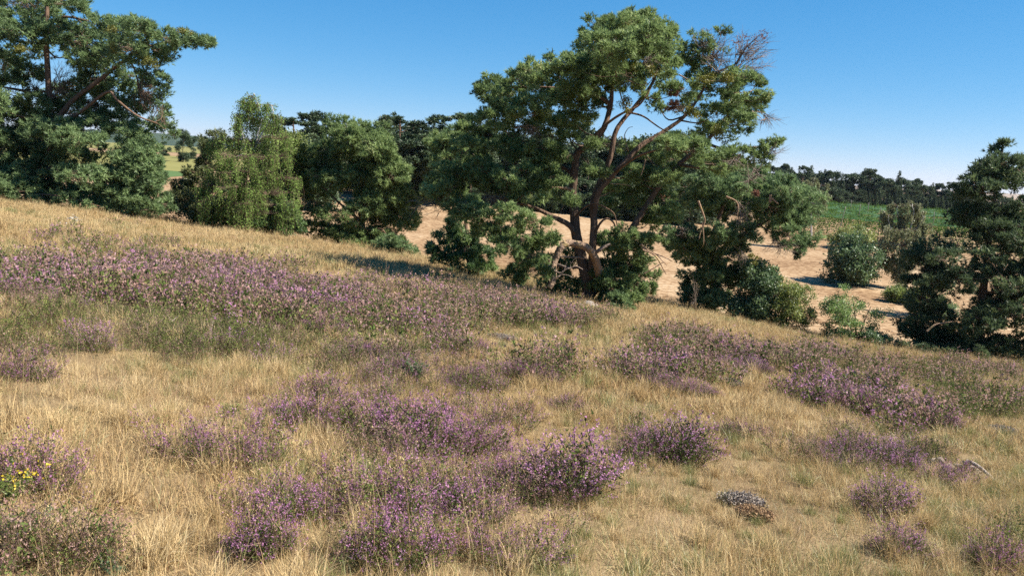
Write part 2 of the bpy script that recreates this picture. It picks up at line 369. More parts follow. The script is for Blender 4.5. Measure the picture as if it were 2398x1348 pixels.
M['white'] = leaf_mat('white umbels', [(0, (0.432, 0.418, 0.360)), (1, (0.576, 0.562, 0.518))], .2, .03, .1, 3)
M['teal'] = leaf_mat('blue green feathery leaves', [(0, (.06, .12, .06)), (1, (.15, .24, .13))], .25, .03, .1, 3)
#@@STRUCTURE
# ------------------------------------------------------------------ ground sheets
def sheet(name, xs, ys, zf, mat, kind='structure'):
    X, Y = np.meshgrid(xs, ys, indexing='xy'); Z = zf(X, Y)
    nx, ny = len(xs), len(ys)
    i, j = np.meshgrid(np.arange(nx - 1), np.arange(ny - 1), indexing='xy')
    F = np.stack([j * nx + i, j * nx + i + 1, (j + 1) * nx + i + 1, (j + 1) * nx + i], -1).reshape(-1, 4)
    me = new_mesh(name, np.stack([X, Y, Z], -1).reshape(-1, 3), None, F, mat, True)
    o = mesh_obj(name, me); o['kind'] = kind; return o
sheet('heath_ground', np.linspace(-46, 46, 300), np.concatenate([np.linspace(-10, 14, 120), np.linspace(14.3, 60, 130)]), heath_z, M['thatch'])
gx = np.concatenate([-np.geomspace(6000, 60, 30), np.linspace(-56, 110, 100), np.geomspace(114, 6000, 30)])
gy = np.concatenate([[-2000, -400, -60, 0], np.linspace(20, 200, 90), np.geomspace(205, 9000, 40)])
def low_field(x, y):
    z = field_z(x, y)
    inside = (y < edge_y(x) + 2) & (np.abs(x) < 45) & (y > -12)
    return np.where(inside, np.minimum(z, heath_z(x, y, False) - 1.2), z)
sheet('ploughed_field', gx, gy, low_field, M['field'])
sheet('pale_meadow', np.linspace(-140, -52, 20), np.linspace(125, 215, 20), lambda x, y: field_z(x, y) + .03, M['meadow'])
sheet('green_strip', np.linspace(-125, -48, 20), np.linspace(105, 124.8, 8), lambda x, y: field_z(x, y) + .03, M['greenfield'])
sheet('far_meadow', np.linspace(-700, -120, 20), np.linspace(300, 900, 20), lambda x, y: field_z(x, y) + .1 + (y - 300) * .004, M['meadow'])
def ridge(name, x0, x1, D, h, seed, mat, depth=600):
    xs = np.linspace(x0, x1, 160)
    prof = h * (.55 + .45 * fbm(xs / 700 + seed, xs * 0 + seed, 4)) * np.sin(np.pi * np.clip((xs - x0) / (x1 - x0), 0, 1)) ** .5
    def zf(X, Y):
        t = np.clip((Y - D) / depth, -1, 1)
        return -6 + np.interp(X, xs, prof) * np.cos(t * np.pi / 2) + 3 * vnoise(X / 25., Y / 25.)
    return sheet(name, xs, np.linspace(D - depth, D + depth, 24), zf, mat)
ridge('distant_hill', -3600, -300, 3200, 66, 3.3, M['hill'])

# ------------------------------------------------------------------ foliage templates
def tpl_tuft(k=6, n=5, width=.14, lo=10, hi=75):
    T = []
    for _ in range(k):
        v = []
        for i in range(n):
            el = math.radians(rng.uniform(lo, hi)); az = (i + rng.random()) / n * 2 * math.pi
            d = np.array([math.sin(el) * math.cos(az), math.sin(el) * math.sin(az), math.cos(el)])
            s = unit(np.cross(d, np.array([0, 0, 1.]) + rng.normal(size=3) * .45)) * width / 2; b = np.array([0, 0, rng.uniform(-.25, .2)])
            L = rng.uniform(.7, 1.1)
            v += [b - s, b + s, b + d * L]
        T.append(v)
    return np.array(T), np.arange(n * 3).reshape(n, 3)
TUFT, TUFT_F = tpl_tuft(10, 7, .215)
TUFT_W, TUFT_WF = tpl_tuft(6, 5, .34, 15, 85)
def tpl_leaves(k=6, n=3, size=.6, spread=.8):
    T = []
    for _ in range(k):
        v = []
        for i in range(n):
            c = rng.normal(size=3) * spread * .5; d = unit(rng.normal(size=3) + [0, 0, .3]); s = unit(np.cross(d, rng.normal(size=3)))
            L = size * rng.uniform(.7, 1.2)
            v += [c, c + d * L * .5 + s * L * .32, c + d * L, c + d * L * .5 - s * L * .32]
        T.append(v)
    F = np.concatenate([[[4 * i, 4 * i + 1, 4 * i + 2], [4 * i, 4 * i + 2, 4 * i + 3]] for i in range(n)])
    return np.array(T), F
LEAF, LEAF_F = tpl_leaves()

def pad_points(C, rad, nsub, per, rs, up=.45, shell=.55):
    """uneven cloud of shoots: small clumps spread over an ellipsoid"""
    d = rand_dir(nsub); d[:, 2] = d[:, 2] * .9 + .15; d = unit(d)
    q = C + d * rad * rng.uniform(shell, 1.0, (nsub, 1))
    r = rs * rng.uniform(.6, 1.35, nsub)
    o = rand_dir(nsub * per).reshape(nsub, per, 3) * (rng.random((nsub, per, 1)) ** .45)
    o[..., 2] *= .75
    pos = q[:, None] + o * r[:, None, None]
    dr = unit(o * .8 + d[:, None] * .55 + np.array([0, 0, up]) + rng.normal(size=o.shape) * .25)
    t = np.clip(.45 + rng.normal(size=(nsub, 1)) * .13 + rng.normal(size=(nsub, per)) * .12, 0, 1)
    return q, pos.reshape(-1, 3), dr.reshape(-1, 3), t.ravel()

def in_poly(px, py, poly):
    ins = np.zeros(len(px), bool); P = np.asarray(poly, float); j = len(P) - 1
    for i in range(len(P)):
        c = ((P[i, 1] > py) != (P[j, 1] > py)) & (px < (P[j, 0] - P[i, 0]) * (py - P[i, 1]) / (P[j, 1] - P[i, 1] + 1e-9) + P[i, 0])
        ins ^= c; j = i
    return ins
def fill(poly, n, r, D, gaps=(), depth=.8, flat=.62, mind=.5):
    """pads spread through the volume behind an outline given in photo pixels"""
    P = np.asarray(poly, float); x0, y0 = P.min(0); x1, y1 = P.max(0); out = []
    tries = 0
    while len(out) < n and tries < 6000:
        tries += 1
        px, py = rng.uniform(x0, x1), rng.uniform(y0, y1); rr = r * rng.uniform(.7, 1.25)
        chk = np.array([[px, py], [px - rr * .6, py], [px + rr * .6, py], [px, py - rr * flat * .6], [px, py + rr * flat * .6]])
        if not in_poly(chk[:, 0], chk[:, 1], P).all(): continue
        if any(((px - g[0]) / (g[2] + rr * .7)) ** 2 + ((py - g[1]) / (g[3] + rr * flat * .7)) ** 2 < 1 for g in gaps): continue
        row = np.arange(x0, x1, 4.); m = in_poly(row, np.full_like(row, py), P)
        if not m.any(): continue
        a, b = row[m].min(), row[m].max(); hw = max((b - a) / 2, 5); t = (px - (a + b) / 2) / hw
        dd = rng.uniform(-1, 1) * depth * hw * math.sqrt(max(0, 1 - t * t)) * D / FPX
        if any(math.hypot(px - o[0], (py - o[1]) / flat) * D / FPX + abs(dd - o[4]) < mind * r * D / FPX for o in out): continue
        out.append((px, py, rr, rr * flat, dd))
    return out

def make_tree(name, label, cat, D, base_px, stems, pads, leafmat, barkmat='bark', tuft=.13, rs=.27, per=42, dens=7.0, template='pine',
              extra=None, up=.45, twig_r=.012, limb=True, group=None, crown='crown', droop=.15):
    """base_px: photo x of the trunk foot. stems: [(part name, [(px,py,dd)..], r0, r1)], pads: [(px,py,rx,ry,dd)]"""
    bx = W(base_px, 600, D)[0]; root = empty(name, (bx, D, float(ground_z(bx, D))))
    tag(root, label, cat, group)
    nodes = []
    for nm, pts, r0, r1 in stems:
        mb = MB(); P = np.array([W(a, b, D + c) for a, b, c in pts])
        C, r = tube(mb, P, r0, r1, 9 if r0 > .08 else 6, .06, tint=(min(1, max(0, .5 - r0 * 2)), min(1., max(0.1, .95 - r1 * 4))), k=6)
        mb.build(nm, M[barkmat], root, True); nodes.append(np.c_[C, r])
    nodes = np.vstack(nodes)
    tm, lm, nb = MB(), MB(), 0
    T, F = {'pine': (TUFT, TUFT_F), 'wide': (TUFT_W, TUFT_WF), 'leaf': (LEAF, LEAF_F)}[template]
    for pd in pads:
        px, py, rx, ry, dd = pd[:5]; dn = pd[5] if len(pd) > 5 else 1.0
        C = W(px, py, D + dd); s = (D + dd) / FPX; a, b = rx * s * 1.2, ry * s * 1.32; c = .5 * (a + max(a, b)) * .9
        rad = np.array([a, c, b])
        gz = float(ground_z(C[0], C[1]))
        if C[2] - b * .8 < gz: C[2] = gz + b * .8
        ns = max(5, int(1.0 * dens * (a * b + b * c + c * a)))
        q, pos, dr, t = pad_points(C, np.maximum(rad - rs * .6, rad * .45), ns, max(3, int(per * dn * ((.72 if dd < 1.2 else .42) if template == 'pine' else (.75 if dd < .6 else .5)))), rs, up)
        ok = pos[:, 2] > ground_z(pos[:, 0], pos[:, 1]) + .02
        t = np.clip(t + rng.normal() * .07, 0, 1)
        stamp(lm, T, F, pos[ok], dr[ok], tuft * (1.42 if template == 'pine' else 1.5) * rng.uniform(.75, 1.25, ok.sum()), t[ok])
        if limb:
            dv = nodes[:, :3] - C; cost = np.linalg.norm(dv, axis=1) + 1.2 * np.maximum(0, dv[:, 2] + .25 * np.linalg.norm(dv[:, :2], axis=1) - .1)
            k = int(np.argmin(cost)); S = nodes[k, :3]; L = np.linalg.norm(C - S)
            if L > .15:
                mid = (S + C) / 2 + np.array([0, 0, -droop * L]) + rng.normal(size=3) * L * .08
                rr = min(nodes[k, 3] * .7, .018 + .013 * L)
                bm = MB() if L > .8 else tm
                Cc, r = tube(bm, [S, mid, C], rr, max(.008, rr * .35), 5, .05, tint=(.45, .9), k=4)
                nodes = np.vstack([nodes, np.c_[Cc[2:], r[2:]]])
                if bm is not tm: bm.build('branch', M[barkmat], root, True)
            twigs(tm, np.repeat(C[None], len(q), 0) + rng.normal(size=q.shape) * rad * .15, q, twig_r, twig_r * .4, .05, .12, tint=.5)
    if limb:
        tm.build('twigs', M['twig'], root)
    lm.build(crown, M[leafmat], root)
    if extra: extra(root)
    STATS.append((name, lm.tris() + tm.tris()))
    return root
STATS = []
def dead_twigs(root, mat, spec, D, r=.012, name='dead_twigs'):
    """bare twig sprays: (px,py,rx,ry,dd,n) fans"""
    mb = MB()
    for px, py, rx, ry, dd, n, ox, oy in spec:
        O = W(ox, oy, D + dd)
        th = rng.random(n) * 2 * np.pi; rr = np.sqrt(rng.random(n))
        E = W(px + rx * rr * np.cos(th), py + ry * rr * np.sin(th), D + dd + rng.normal(size=n) * rx * D / FPX * .5)
        m = max(3, n // 7)
        Mn = O + (E[:m] - O) * .6
        twigs(mb, np.repeat(O[None], m, 0), Mn, r * 1.8, r, 0, .1)
        k = rng.integers(0, m, n)
        twigs(mb, Mn[k], E, r, r * .35, 0, .13)
        k2 = rng.integers(0, n, n * 3); f = rng.uniform(.4, .95, (n * 3, 1)); S = Mn[k[k2]] * (1 - f) + E[k2] * f
        twigs(mb, S, S + (E[k2] - Mn[k[k2]]) * .35 + rng.normal(size=(n * 3, 3)) * .14, r * .5, r * .25, 0, .1)
    return mb.build(name, M[mat], root)
def lump(root, name, mat, spec, D, tuft=.12, per=40, dens=9, rs=.2, T=None):
    """a leafy ball of its own colour hanging in a tree"""
    lm = MB(); T, F = T or (TUFT, TUFT_F)
    for px, py, rx, ry, dd in spec:
        C = W(px, py, D + dd); s = (D + dd) / FPX; a, b = rx * s, ry * s
        q, pos, dr, t = pad_points(C, np.array([a, a, b]) * .8, max(5, int(dens * a * b * 3)), per, rs, .1)
        stamp(lm, T, F, pos, dr, tuft * rng.uniform(.7, 1.2, len(pos)), t)
    return lm.build(name, M[mat], root)
# ------------------------------------------------------------------ the large gnarled pine
def gnarled_pine():
    D = float(hit(1380, 714)[1]); q = D / 38.0
    stems = [
        ('trunk', [(1380, 722, .2), (1377, 690, .1), (1372, 650, 0), (1362, 605, 0), (1351, 560, 0), (1345, 507, .1), (1341, 453, .2), (1345, 405, .2), (1353, 358, .1), (1384, 334, -.2), (1414, 300, -.1), (1430, 245, .2), (1434, 202, .3), (1450, 140, .4), (1468, 80, .4)],   .31, .05),
        ('stem', [(1383, 670, .1), (1387, 610, -.3), (1388, 573, -.5), (1391, 520, -.5), (1388, 480, -.5), (1400, 440, -.4), (1428, 372, -.5), (1440, 313, -.5), (1459, 281, -.3), (1485, 251, 0), (1530, 190, .3), (1545, 120, .3)], .21, .05),
        ('stem', [(1390, 500, -.5), (1400, 452, -.8), (1425, 420, -.9), (1456, 386, -.9), (1502, 340, -.6), (1536, 320, -.3), (1571, 297, 0), (1603, 272, .2), (1640, 222, .3), (1663, 165, .2), (1672, 110, .1)], .165, .04),
        ('stem', [(1384, 690, .3), (1425, 640, .5), (1455, 590, .8), (1483, 531, .9), (1508, 492, 1.), (1545, 435, 1.1), (1590, 385, 1.2), (1650, 335, 1.), (1705, 270, .8), (1755, 215, .5)], .22, .05),
        ('stem', [(1352, 362, .1), (1332, 369, 0), (1300, 366, -.2), (1254, 349, -.3), (1215, 330, -.3), (1170, 300, -.2), (1140, 285, 0)], .15, .03),
        ('stem', [(1344, 410, .2), (1325, 395, .5), (1290, 385, .8), (1240, 395, 1.0), (1190, 405, 1.), (1120, 430, .8)], .12, .03),
        ('stem', [(1352, 560, 0), (1334, 528, -.2), (1294, 507, -.4), (1254, 488, -.6), (1216, 477, -.8), (1160, 480, -1)], .16, .03),
        ('branch', [(1362, 355, -.3), (1397, 313, -.9), (1433, 281, -1.1), (1466, 261, -1.2), (1498, 245, -1.2), (1525, 205, -1.1)], .085, .03),
        ('branch', [(1466, 262, -1.2), (1505, 272, -1.2), (1540, 296, -1.1), (1575, 318, -1.), (1588, 335, -1.)], .05, .015),
        ('branch', [(1348, 505, -.2), (1372, 484, -.9), (1393, 476, -1.2), (1420, 487, -1.3), (1438, 501, -1.3), (1446, 531, -1.3)], .05, .025),
        ('branch', [(1388, 560, -.5), (1404, 525, -.9), (1420, 512, -1.), (1436, 520, -1.), (1445, 545, -1.)], .07, .03),
        ('branch', [(1430, 245, .2), (1400, 225, -.3), (1350, 215, -.6), (1290, 205, -.8), (1220, 205, -.8), (1170, 210, -.6)], .10, .025),
        ('branch', [(1434, 210, .3), (1400, 180, .6), (1350, 165, .8), (1300, 160, .8), (1285, 140, .8)], .08, .02),
        ('branch', [(1450, 150, .4), (1420, 120, 0), (1390, 95, -.3)], .07, .02),
        ('branch', [(1663, 180, .2), (1700, 160, 0), (1722, 150, -.1), (1745, 115, -.2), (1770, 90, -.2)], .06, .02),
        ('branch', [(1650, 335, 1.), (1700, 350, .6), (1740, 345, .3), (1790, 345, 0), (1830, 335, 0)], .08, .02),
        ('branch', [(1590, 385, 1.2), (1650, 395, .6), (1700, 400, .2), (1725, 398, 0)], .09, .03),
    ]
    stems = [(n_, [(a_, b_, c_ * q) for a_, b_, c_ in p_], r0_ * q, r1_ * q) for n_, p_, r0_, r1_ in stems]
    P = [(1400,78,55,38),(1465,66,72,34),(1528,78,58,42),(1430,112,82,40),(1500,118,76,42),(1562,100,30,32),(1372,100,30,28),
         (1440,150,70,32),(1530,150,52,36),(1575,92,20,22),(1470,50,40,20),(1520,48,40,18),(1360,140,34,26),
         (1290,140,22,22),(1322,152,38,30),(1242,172,52,30),(1212,188,46,28),(1160,205,46,30),(1142,218,28,22),(1180,232,44,22),(1262,205,60,32),
         (1328,190,64,38),(1392,188,62,36),(1420,172,55,34),(1470,185,48,40),(1300,225,46,18),(1360,218,40,16),
         (1160,272,52,34),(1126,298,42,38),(1190,262,34,22),(1100,318,34,30),(1150,318,50,28),
         (1322,284,62,24),(1280,292,46,24),(1372,278,34,20),(1288,322,40,20),(1205,332,30,16),(1270,345,42,16),
         (1110,375,40,34),(1090,420,48,28),(1150,432,50,26),(1188,424,42,22),(1230,400,40,18),(1060,440,36,24),(1130,395,44,26),
         (1290,420,44,18),(1240,372,46,18),
         (1132,510,50,26),(1200,505,56,28),(1248,520,40,22),(1165,545,50,22),(1228,560,64,24),(1285,555,32,24),(1180,575,40,20),(1240,600,50,24),(1238,635,50,28),(1275,640,26,24),(1200,645,30,18),
         (1462,552,46,22),(1445,575,40,22),(1500,570,30,24),(1440,640,72,36),(1500,648,48,34),(1400,668,42,30),(1470,690,44,22),(1515,675,28,22),(1420,700,30,18,),
         (1560,160,36,30),(1560,205,40,16),(1600,215,40,24),(1618,142,30,32,.2),(1640,100,34,26,.1,.5),(1690,75,22,12,.1,.45),(1655,125,40,28,.1,.5),(1600,120,20,22,.2),
         (1640,180,34,22),(1690,205,56,28),(1768,200,36,26),(1735,178,40,18),(1782,232,26,24),(1752,250,46,22),(1622,248,36,32),(1672,270,40,30),(1712,238,40,26),
         (1735,288,40,26),(1690,310,34,24),(1600,330,50,22),(1560,345,52,24),(1632,352,56,26),(1512,360,34,22),(1575,375,54,22),
         (1790,340,40,18,0,.6),(1822,334,20,10,0,.6),(1712,365,46,24),(1760,372,44,20,0,.8),(1670,385,46,22),(1520,230,26,16),(1545,255,22,14),
         (1200,225,50,24),(1255,236,46,20),(1240,268,50,22),(1215,300,40,22),(1345,240,46,18),(1402,240,32,22),(1180,350,45,24),(1232,352,50,20),(1330,320,36,16),(1300,362,40,16),(1240,440,50,20),(1290,398,36,16),
         (1480,402,40,24,1.6),(1530,420,44,24,1.8),(1565,412,40,28),(1500,445,36,20,2),(1560,468,36,26),(1640,300,36,22),(1390,150,40,26),(1510,90,50,34),(1440,90,50,34),
         (1262,600,46,30,.6),(1322,622,36,26,1.0),(1340,652,36,24,.8),(1290,664,38,20,.5),(1350,690,34,18,.3),(1340,600,28,22,1.),(1150,545,46,26),(1100,480,46,26),(1210,470,40,20,.8),(1060,400,40,30),(1085,350,36,30),(1425,655,46,26,.2),(1462,622,48,24,.6),(1482,668,46,24,.4),(1440,694,40,18,.1),(1500,605,34,22,1.),(1462,576,46,22,1.2),(1415,560,30,18,1.4),(1530,560,30,20,1.),(1040,462,42,22,-1),(1078,488,40,22,-1.6),(1012,448,30,20,-.6),(1110,500,40,20,-2),(1262,382,44,18,-1),(1300,440,40,18,1.2),(1240,462,44,18,-2),(1400,398,34,20,2.2),(1440,440,36,22,2.6),(1490,470,36,22,2),(1420,482,34,20,2.6),(1545,500,34,22,1),(1582,500,30,24,.4),(1520,522,34,18,1.6),(1465,350,30,18,2),(1400,340,30,18,2.4),(1320,470,30,16,2)]
    pads = []
    for p in P:
        px, py, rx, ry = p[:4]; dn = p[5] if len(p) > 5 else 1.
        dd = p[4] if len(p) > 4 else float(rng.uniform(-1.15, .7) * 5.2 * math.sqrt(max(.06, 1 - ((px - 1450) / 390) ** 2)) * (1 if py < 400 else .6))
        if px > 1395 and px < 1540 and py > 530: dd = rng.uniform(-1.3, .6)
        if px < 1300 and py > 370 and len(p) == 4: dd = rng.uniform(-4.8, -2.2) if py > 465 else rng.uniform(-3.2, -.4)
        pads.append((px, py, rx, ry, dd, dn))
        if rng.random() < .33 and dn == 1. and py < 480: pads.append((px + rng.normal() * 8, py + rng.normal() * 6, rx * .8, ry * .8, -dd * .8 + rng.normal(), .9))
    pads = [(p_[0], p_[1], p_[2], p_[3], p_[4] * q, p_[5]) for p_ in pads]
    def extra(root):
        # the thick arching limb with its sawn end
        arch = [(1402, 640, -.2), (1396, 612, -.7), (1387, 592, -1.1), (1370, 578, -1.4), (1344, 571, -1.6), (1319, 576, -1.8), (1305, 591, -1.9), (1300, 608, -1.95), (1295, 625, -2.), (1297, 643, -2.1), (1294, 660, -2.2), (1290, 672, -2.35)]; arch = [(a_, b_, (c_ - .5) * q) for a_, b_, c_ in arch]
        mb = MB(); pts = np.array([W(a, b, D + c) for a, b, c in arch])
        C, r = tube(mb, pts + rng.normal(size=pts.shape) * .028, .20 * q, .13 * q, 14, .13, tint=.25, k=8, power=.8)
        a = mb.build('arching_limb', M['bark_light'], root, True); a['label'] = 'thick limb arching over and bending back down to a sawn end'
        e = C[-1]; d = unit(C[-1] - C[-3]); mb = MB()
        F0 = frames(d[None], False)[0]; th = np.arange(14) / 14 * 2 * np.pi
        ring = e + d * .012 + .129 * q * (np.cos(th)[:, None] * F0[:, 0] + np.sin(th)[:, None] * F0[:, 1])
        mb.add(np.vstack([ring - d * .03, ring, e + d * .014]), F3=[[14 + i, 14 + (i + 1) % 14, 28] for i in range(14)], F4=[[i, (i + 1) % 14, 14 + (i + 1) % 14, 14 + i] for i in range(14)])
        mb.build('sawn_end', M['cutwood'], a)
        mb = MB()
        Z = lambda x, y, c: W(1250 + x / 7.49, 540 + y / 7.49, D + (c - .5) * q)
        for pl, r0, r1 in [([(310, 450, -2.1), (262, 620, -2.3), (256, 800, -2.35), (290, 920, -2.4)], .03, .02),
                           ([(520, 710, -2.3), (450, 790, -2.4), (350, 840, -2.4), (300, 900, -2.4)], .035, .025),
                           ([(280, 660, -2.2), (380, 710, -2.35), (470, 740, -2.4), (560, 680, -2.4), (650, 650, -2.4), (740, 620, -2.3), (860, 680, -2.2)], .045, .018),
                           ([(70, 745, -2.1), (150, 730, -2.2), (260, 690, -2.2)], .02, .04),
                           ([(490, 770, -2.4), (600, 780, -2.45), (690, 830, -2.5)], .02, .012),
                           ([(420, 590, -2.1), (520, 620, -2.3), (640, 665, -2.4)], .045, .03),
                           ([(390, 390, -2.), (440, 330, -2.1), (485, 290, -2.1), (465, 170, -2.1)], .03, .012),
                           ([(540, 210, -1.9), (490, 120, -1.9)], .02, .01),
                           ([(660, 570, -2.4), (690, 520, -2.4), (745, 480, -2.4)], .014, .008), ([(730, 620, -2.4), (690, 560, -2.4), (680, 540, -2.4)], .012, .008),
                           ([(540, 670, -2.4), (560, 600, -2.4), (585, 550, -2.4)], .016, .008),
                           ([(460, 450, -1.7), (640, 465, -1.5), (760, 465, -1.4), (880, 490, -1.2)], .04, .035),
                           ([(1060, 400, -1.), (1140, 350, -1.2), (1210, 300, -1.2), (1340, 235, -1.1)], .10, .06),
                           ([(640, 640, -2.4), (645, 590, -2.4), (640, 540, -2.4)], .012, .006)]:
            mb = MB(); tube(mb, [Z(*z_) for z_ in pl], r0 * q, r1 * q, 6, .1, tint=rng.uniform(.1, .7), k=4, cap=True); mb.build('dead_branch', M['deadwood'], root, True)
        mb = MB()
        for pl, r0, r1 in [([(1342, 445), (1318, 440), (1280, 441), (1254, 448), (1238, 452), (1219, 451), (1208, 443), (1184, 451)], .075, .015),
                           ([(1240, 452), (1227, 456), (1211, 467), (1192, 471)], .035, .012), ([(1219, 451), (1205, 437), (1200, 434)], .02, .01), ([(1228, 455), (1212, 472), (1209, 478)], .02, .01),
                           ([(1500, 572), (1520, 587), (1558, 603), (1575, 612)], .05, .02), ([(1505, 585), (1534, 598), (1560, 642)], .045, .018),
                           ([(1510, 640), (1540, 622), (1556, 612)], .03, .015), ([(1500, 580), (1530, 590), (1562, 622)], .03, .015),
                           ([(1205, 300), (1240, 294), (1256, 305), (1266, 318)], .035, .015), ([(1160, 293), (1210, 292), (1235, 300)], .025, .01),
                           ([(1590, 175), (1612, 188), (1625, 205)], .03, .012), ([(1664, 190), (1690, 188), (1720, 175)], .02, .01), ([(1715, 218), (1750, 216)], .02, .01),
                           ([(1512, 372), (1505, 400), (1500, 412)], .03, .015), ([(1465, 330), (1463, 315), (1472, 300), (1482, 297)], .025, .01), ([(1466, 335), (1472, 355)], .025, .02),
                           ([(1560, 310), (1552, 325), (1548, 335)], .02, .01), ([(1430, 430), (1460, 432), (1475, 435)], .025, .012)]:
            dd = rng.uniform(-1.6, -.9); mb = MB(); tube(mb, [W(a, b, D + dd) for a, b in pl], r0 * q, r1 * q, 6, .1, tint=rng.uniform(.3, .9), k=4, cap=True); mb.build('bare_branch', M['bark_light'], root, True)
        dead_twigs(root, 'deadwood', [(1765, 105, 48, 32, 0, 60, 1722, 168), (1690, 130, 50, 40, 0, 60, 1672, 175), (1660, 95, 42, 25, 0, 36, 1668, 140), (1775, 150, 40, 22, -.2, 22, 1730, 165), (1800, 285, 32, 18, 0, 24, 1760, 260),
                                      (1810, 355, 28, 22, 0, 26, 1780, 345), (1520, 140, 22, 18, -1.5, 26, 1500, 165), (1245, 310, 30, 22, -1.6, 30, 1250, 300), (1720, 375, 30, 26, -1., 26, 1735, 360), (1760, 415, 26, 28, -1, 24, 1765, 395),
                                      (1240, 640, 40, 20, -1.8, 20, 1290, 625), (1160, 470, 40, 22, -1.2, 40, 1216, 477), (1010, 480, 50, 26, -.4, 40, 1065, 465), (1270, 330, 60, 14, 0, 40, 1320, 350), (1420, 330, 40, 16, .8, 30, 1440, 350), (1585, 250, 20, 14, -.8, 18, 1600, 260)], D, .011)
        l = lump(root, 'dead_needles', 'pine_dead', [(1765, 98, 44, 24, 0), (1730, 108, 18, 16, 0), (1790, 82, 18, 10, 0)], D, .07, 6, 14, .16); l['label'] = 'dead reddish brown needles at the top'
        l = lump(root, 'dead_needles', 'pine_dead', [(1573, 247, 20, 11, -1.5), (1576, 221, 9, 6, -1.4)], D, .10, 30, 16, .13); l['label'] = 'rust brown withered cluster'
        lump(root, 'dead_needles', 'pine_dead', [(1660, 75, 24, 8, 0)], D, .06, 4, 14, .14)
        for sp in [(1488, 168, 16, 24), (1524, 165, 15, 14), (1465, 245, 15, 18), (1505, 200, 10, 10), (1620, 262, 16, 18), (1676, 315, 17, 22), (1655, 185, 22, 12), (1700, 182, 18, 9)]:
            lump(root, 'mistletoe', 'mistletoe', [(*sp, -1.9)], D, .10, 46, 16, .16, (LEAF * .9, LEAF_F))
    return make_tree('gnarled_pine', 'huge gnarled pine with several dark stems and a limb arching back to the ground', 'pine tree', D, 1382, stems, pads, 'pine', tuft=.128 * q, rs=.26 * q, per=44, dens=6.3 / q ** 2, extra=extra, twig_r=.009)
gnarled_pine()

# ------------------------------------------------------------------ the other pines along the edge of the heath
def low_pine():
    D = 39.0
    poly = [(1570,425),(1640,395),(1720,392),(1800,400),(1870,420),(1930,455),(1945,520),(1930,575),(1900,605),(1850,600),(1800,575),(1770,620),(1770,690),(1700,745),(1600,745),(1565,700),(1575,610),(1545,560),(1545,510),(1575,480)]
    pads = fill(poly, 62, 46, D, gaps=[(1600,520,12,10)], depth=.6)
    def ex(root):
        dead_twigs(root, 'deadwood', [(1735,500,26,36,-2.2,40,1727,470),(1830,580,50,18,-1.8,40,1810,560),(1625,690,10,36,-2.4,16,1630,730),(1740,605,24,24,-2.2,26,1735,585),(1610,545,28,16,-1.8,26,1590,530)], D, .011)
        mb = MB()
        for pl, r0, r1 in [([(1635,470),(1648,505),(1650,520),(1640,545),(1637,560)],.05,.02),([(1700,460),(1722,470),(1729,485),(1726,505)],.045,.02),([(1645,520),(1648,560),(1646,578)],.03,.015),([(1805,455),(1803,475)],.06,.05),([(1803,460),(1822,477)],.05,.03),([(1702,598),(1718,610)],.03,.02)]:
            mb = MB(); tube(mb, [W(a, b, D - 2.6) for a, b in pl], r0, r1, 6, .1, tint=.8, k=4, cap=True); mb.build('bare_branch', M['bark_light'], root, True)
        l = lump(root, 'dead_needles', 'pine_dead', [(1562, 458, 18, 12, -2), (1770, 455, 7, 9, -2.5)], D, .10, 30, 16, .13); l['label'] = 'rust brown withered cluster'
        lump(root, 'mistletoe', 'mistletoe', [(1762, 605, 16, 14, -2.4)], D, .1, 36, 16, .15, (LEAF * .9, LEAF_F))
    make_tree('spreading_pine', 'low spreading pine with bare dead sticks, beside the dark oak bush', 'pine tree', D, 1645,
        [('trunk', [(1640,755,0),(1645,700,0),(1650,640,.2),(1660,580,.2),(1680,520,.1),(1700,470,0),(1720,430,0)],.2,.05),('stem',[(1655,610,.1),(1720,560,-.2),(1790,520,-.3),(1850,490,-.2),(1895,470,0)],.11,.03),('stem',[(1660,590,.2),(1620,540,.4),(1590,500,.3),(1580,460,.2)],.1,.03)],
        pads, 'pine_blue', tuft=.125, rs=.26, per=40, extra=ex)
low_pine()
def right_pine():
    D = 36.5
    poly = [(2320,352),(2345,326),(2372,322),(2362,350),(2395,365),(2440,372),(2500,440),(2560,540),(2620,660),(2640,780),(2560,850),(2420,852),(2300,845),(2200,828),(2120,800),(2104,770),(2125,700),(2122,650),(2100,600),(2140,565),(2215,560),(2240,520),(2232,455),(2262,425),(2285,380)]
    pads = fill(poly, 190, 44, D, depth=.6, flat=.56) + [(2352,336,16,9,0),(2335,352,20,10,.2),(2380,372,24,9,.1),(2330,380,30,14,0),(2310,405,30,14,0),(2125,775,26,16,-.6),(2130,600,26,14,-.4),(2140,660,30,16,-.3),(2150,775,34,20,-.8),(2190,805,36,20,-1),(2245,818,40,20,-1.2),(2305,826,40,20,-1.2),(2365,832,40,20,-1.),(2420,836,40,20,-.8),(2215,780,40,22,.6),(2330,800,44,22,.8),(2270,790,44,22,-.2),(2390,800,44,22,0)]
    def ex(root):
        mb = MB()
        for pl, r0, r1 in [([(2170,775),(2190,760),(2215,755),(2235,752)],.05,.015),([(2310,610),(2325,618),(2330,626)],.025,.012),([(2350,632),(2360,618)],.025,.015),([(2235,735),(2250,722)],.02,.012)]:
            mb = MB(); tube(mb, [W(a, b, D - 2.2) for a, b in pl], r0, r1, 6, .1, tint=.7, k=4, cap=True); mb.build('bare_branch', M['bark_light'], root, True)
    make_tree('dark_pine', 'dense dark pine cut by the right edge of the photo', 'pine tree', D, 2290,
        [('trunk',[(2285,862,0),(2290,790,0),(2300,700,0),(2312,600,0),(2325,500,0),(2335,420,0),(2350,340,0)],.24,.03)], pads, 'pine_dark', tuft=.13, rs=.25, per=25, dens=6.2, extra=ex)
right_pine()
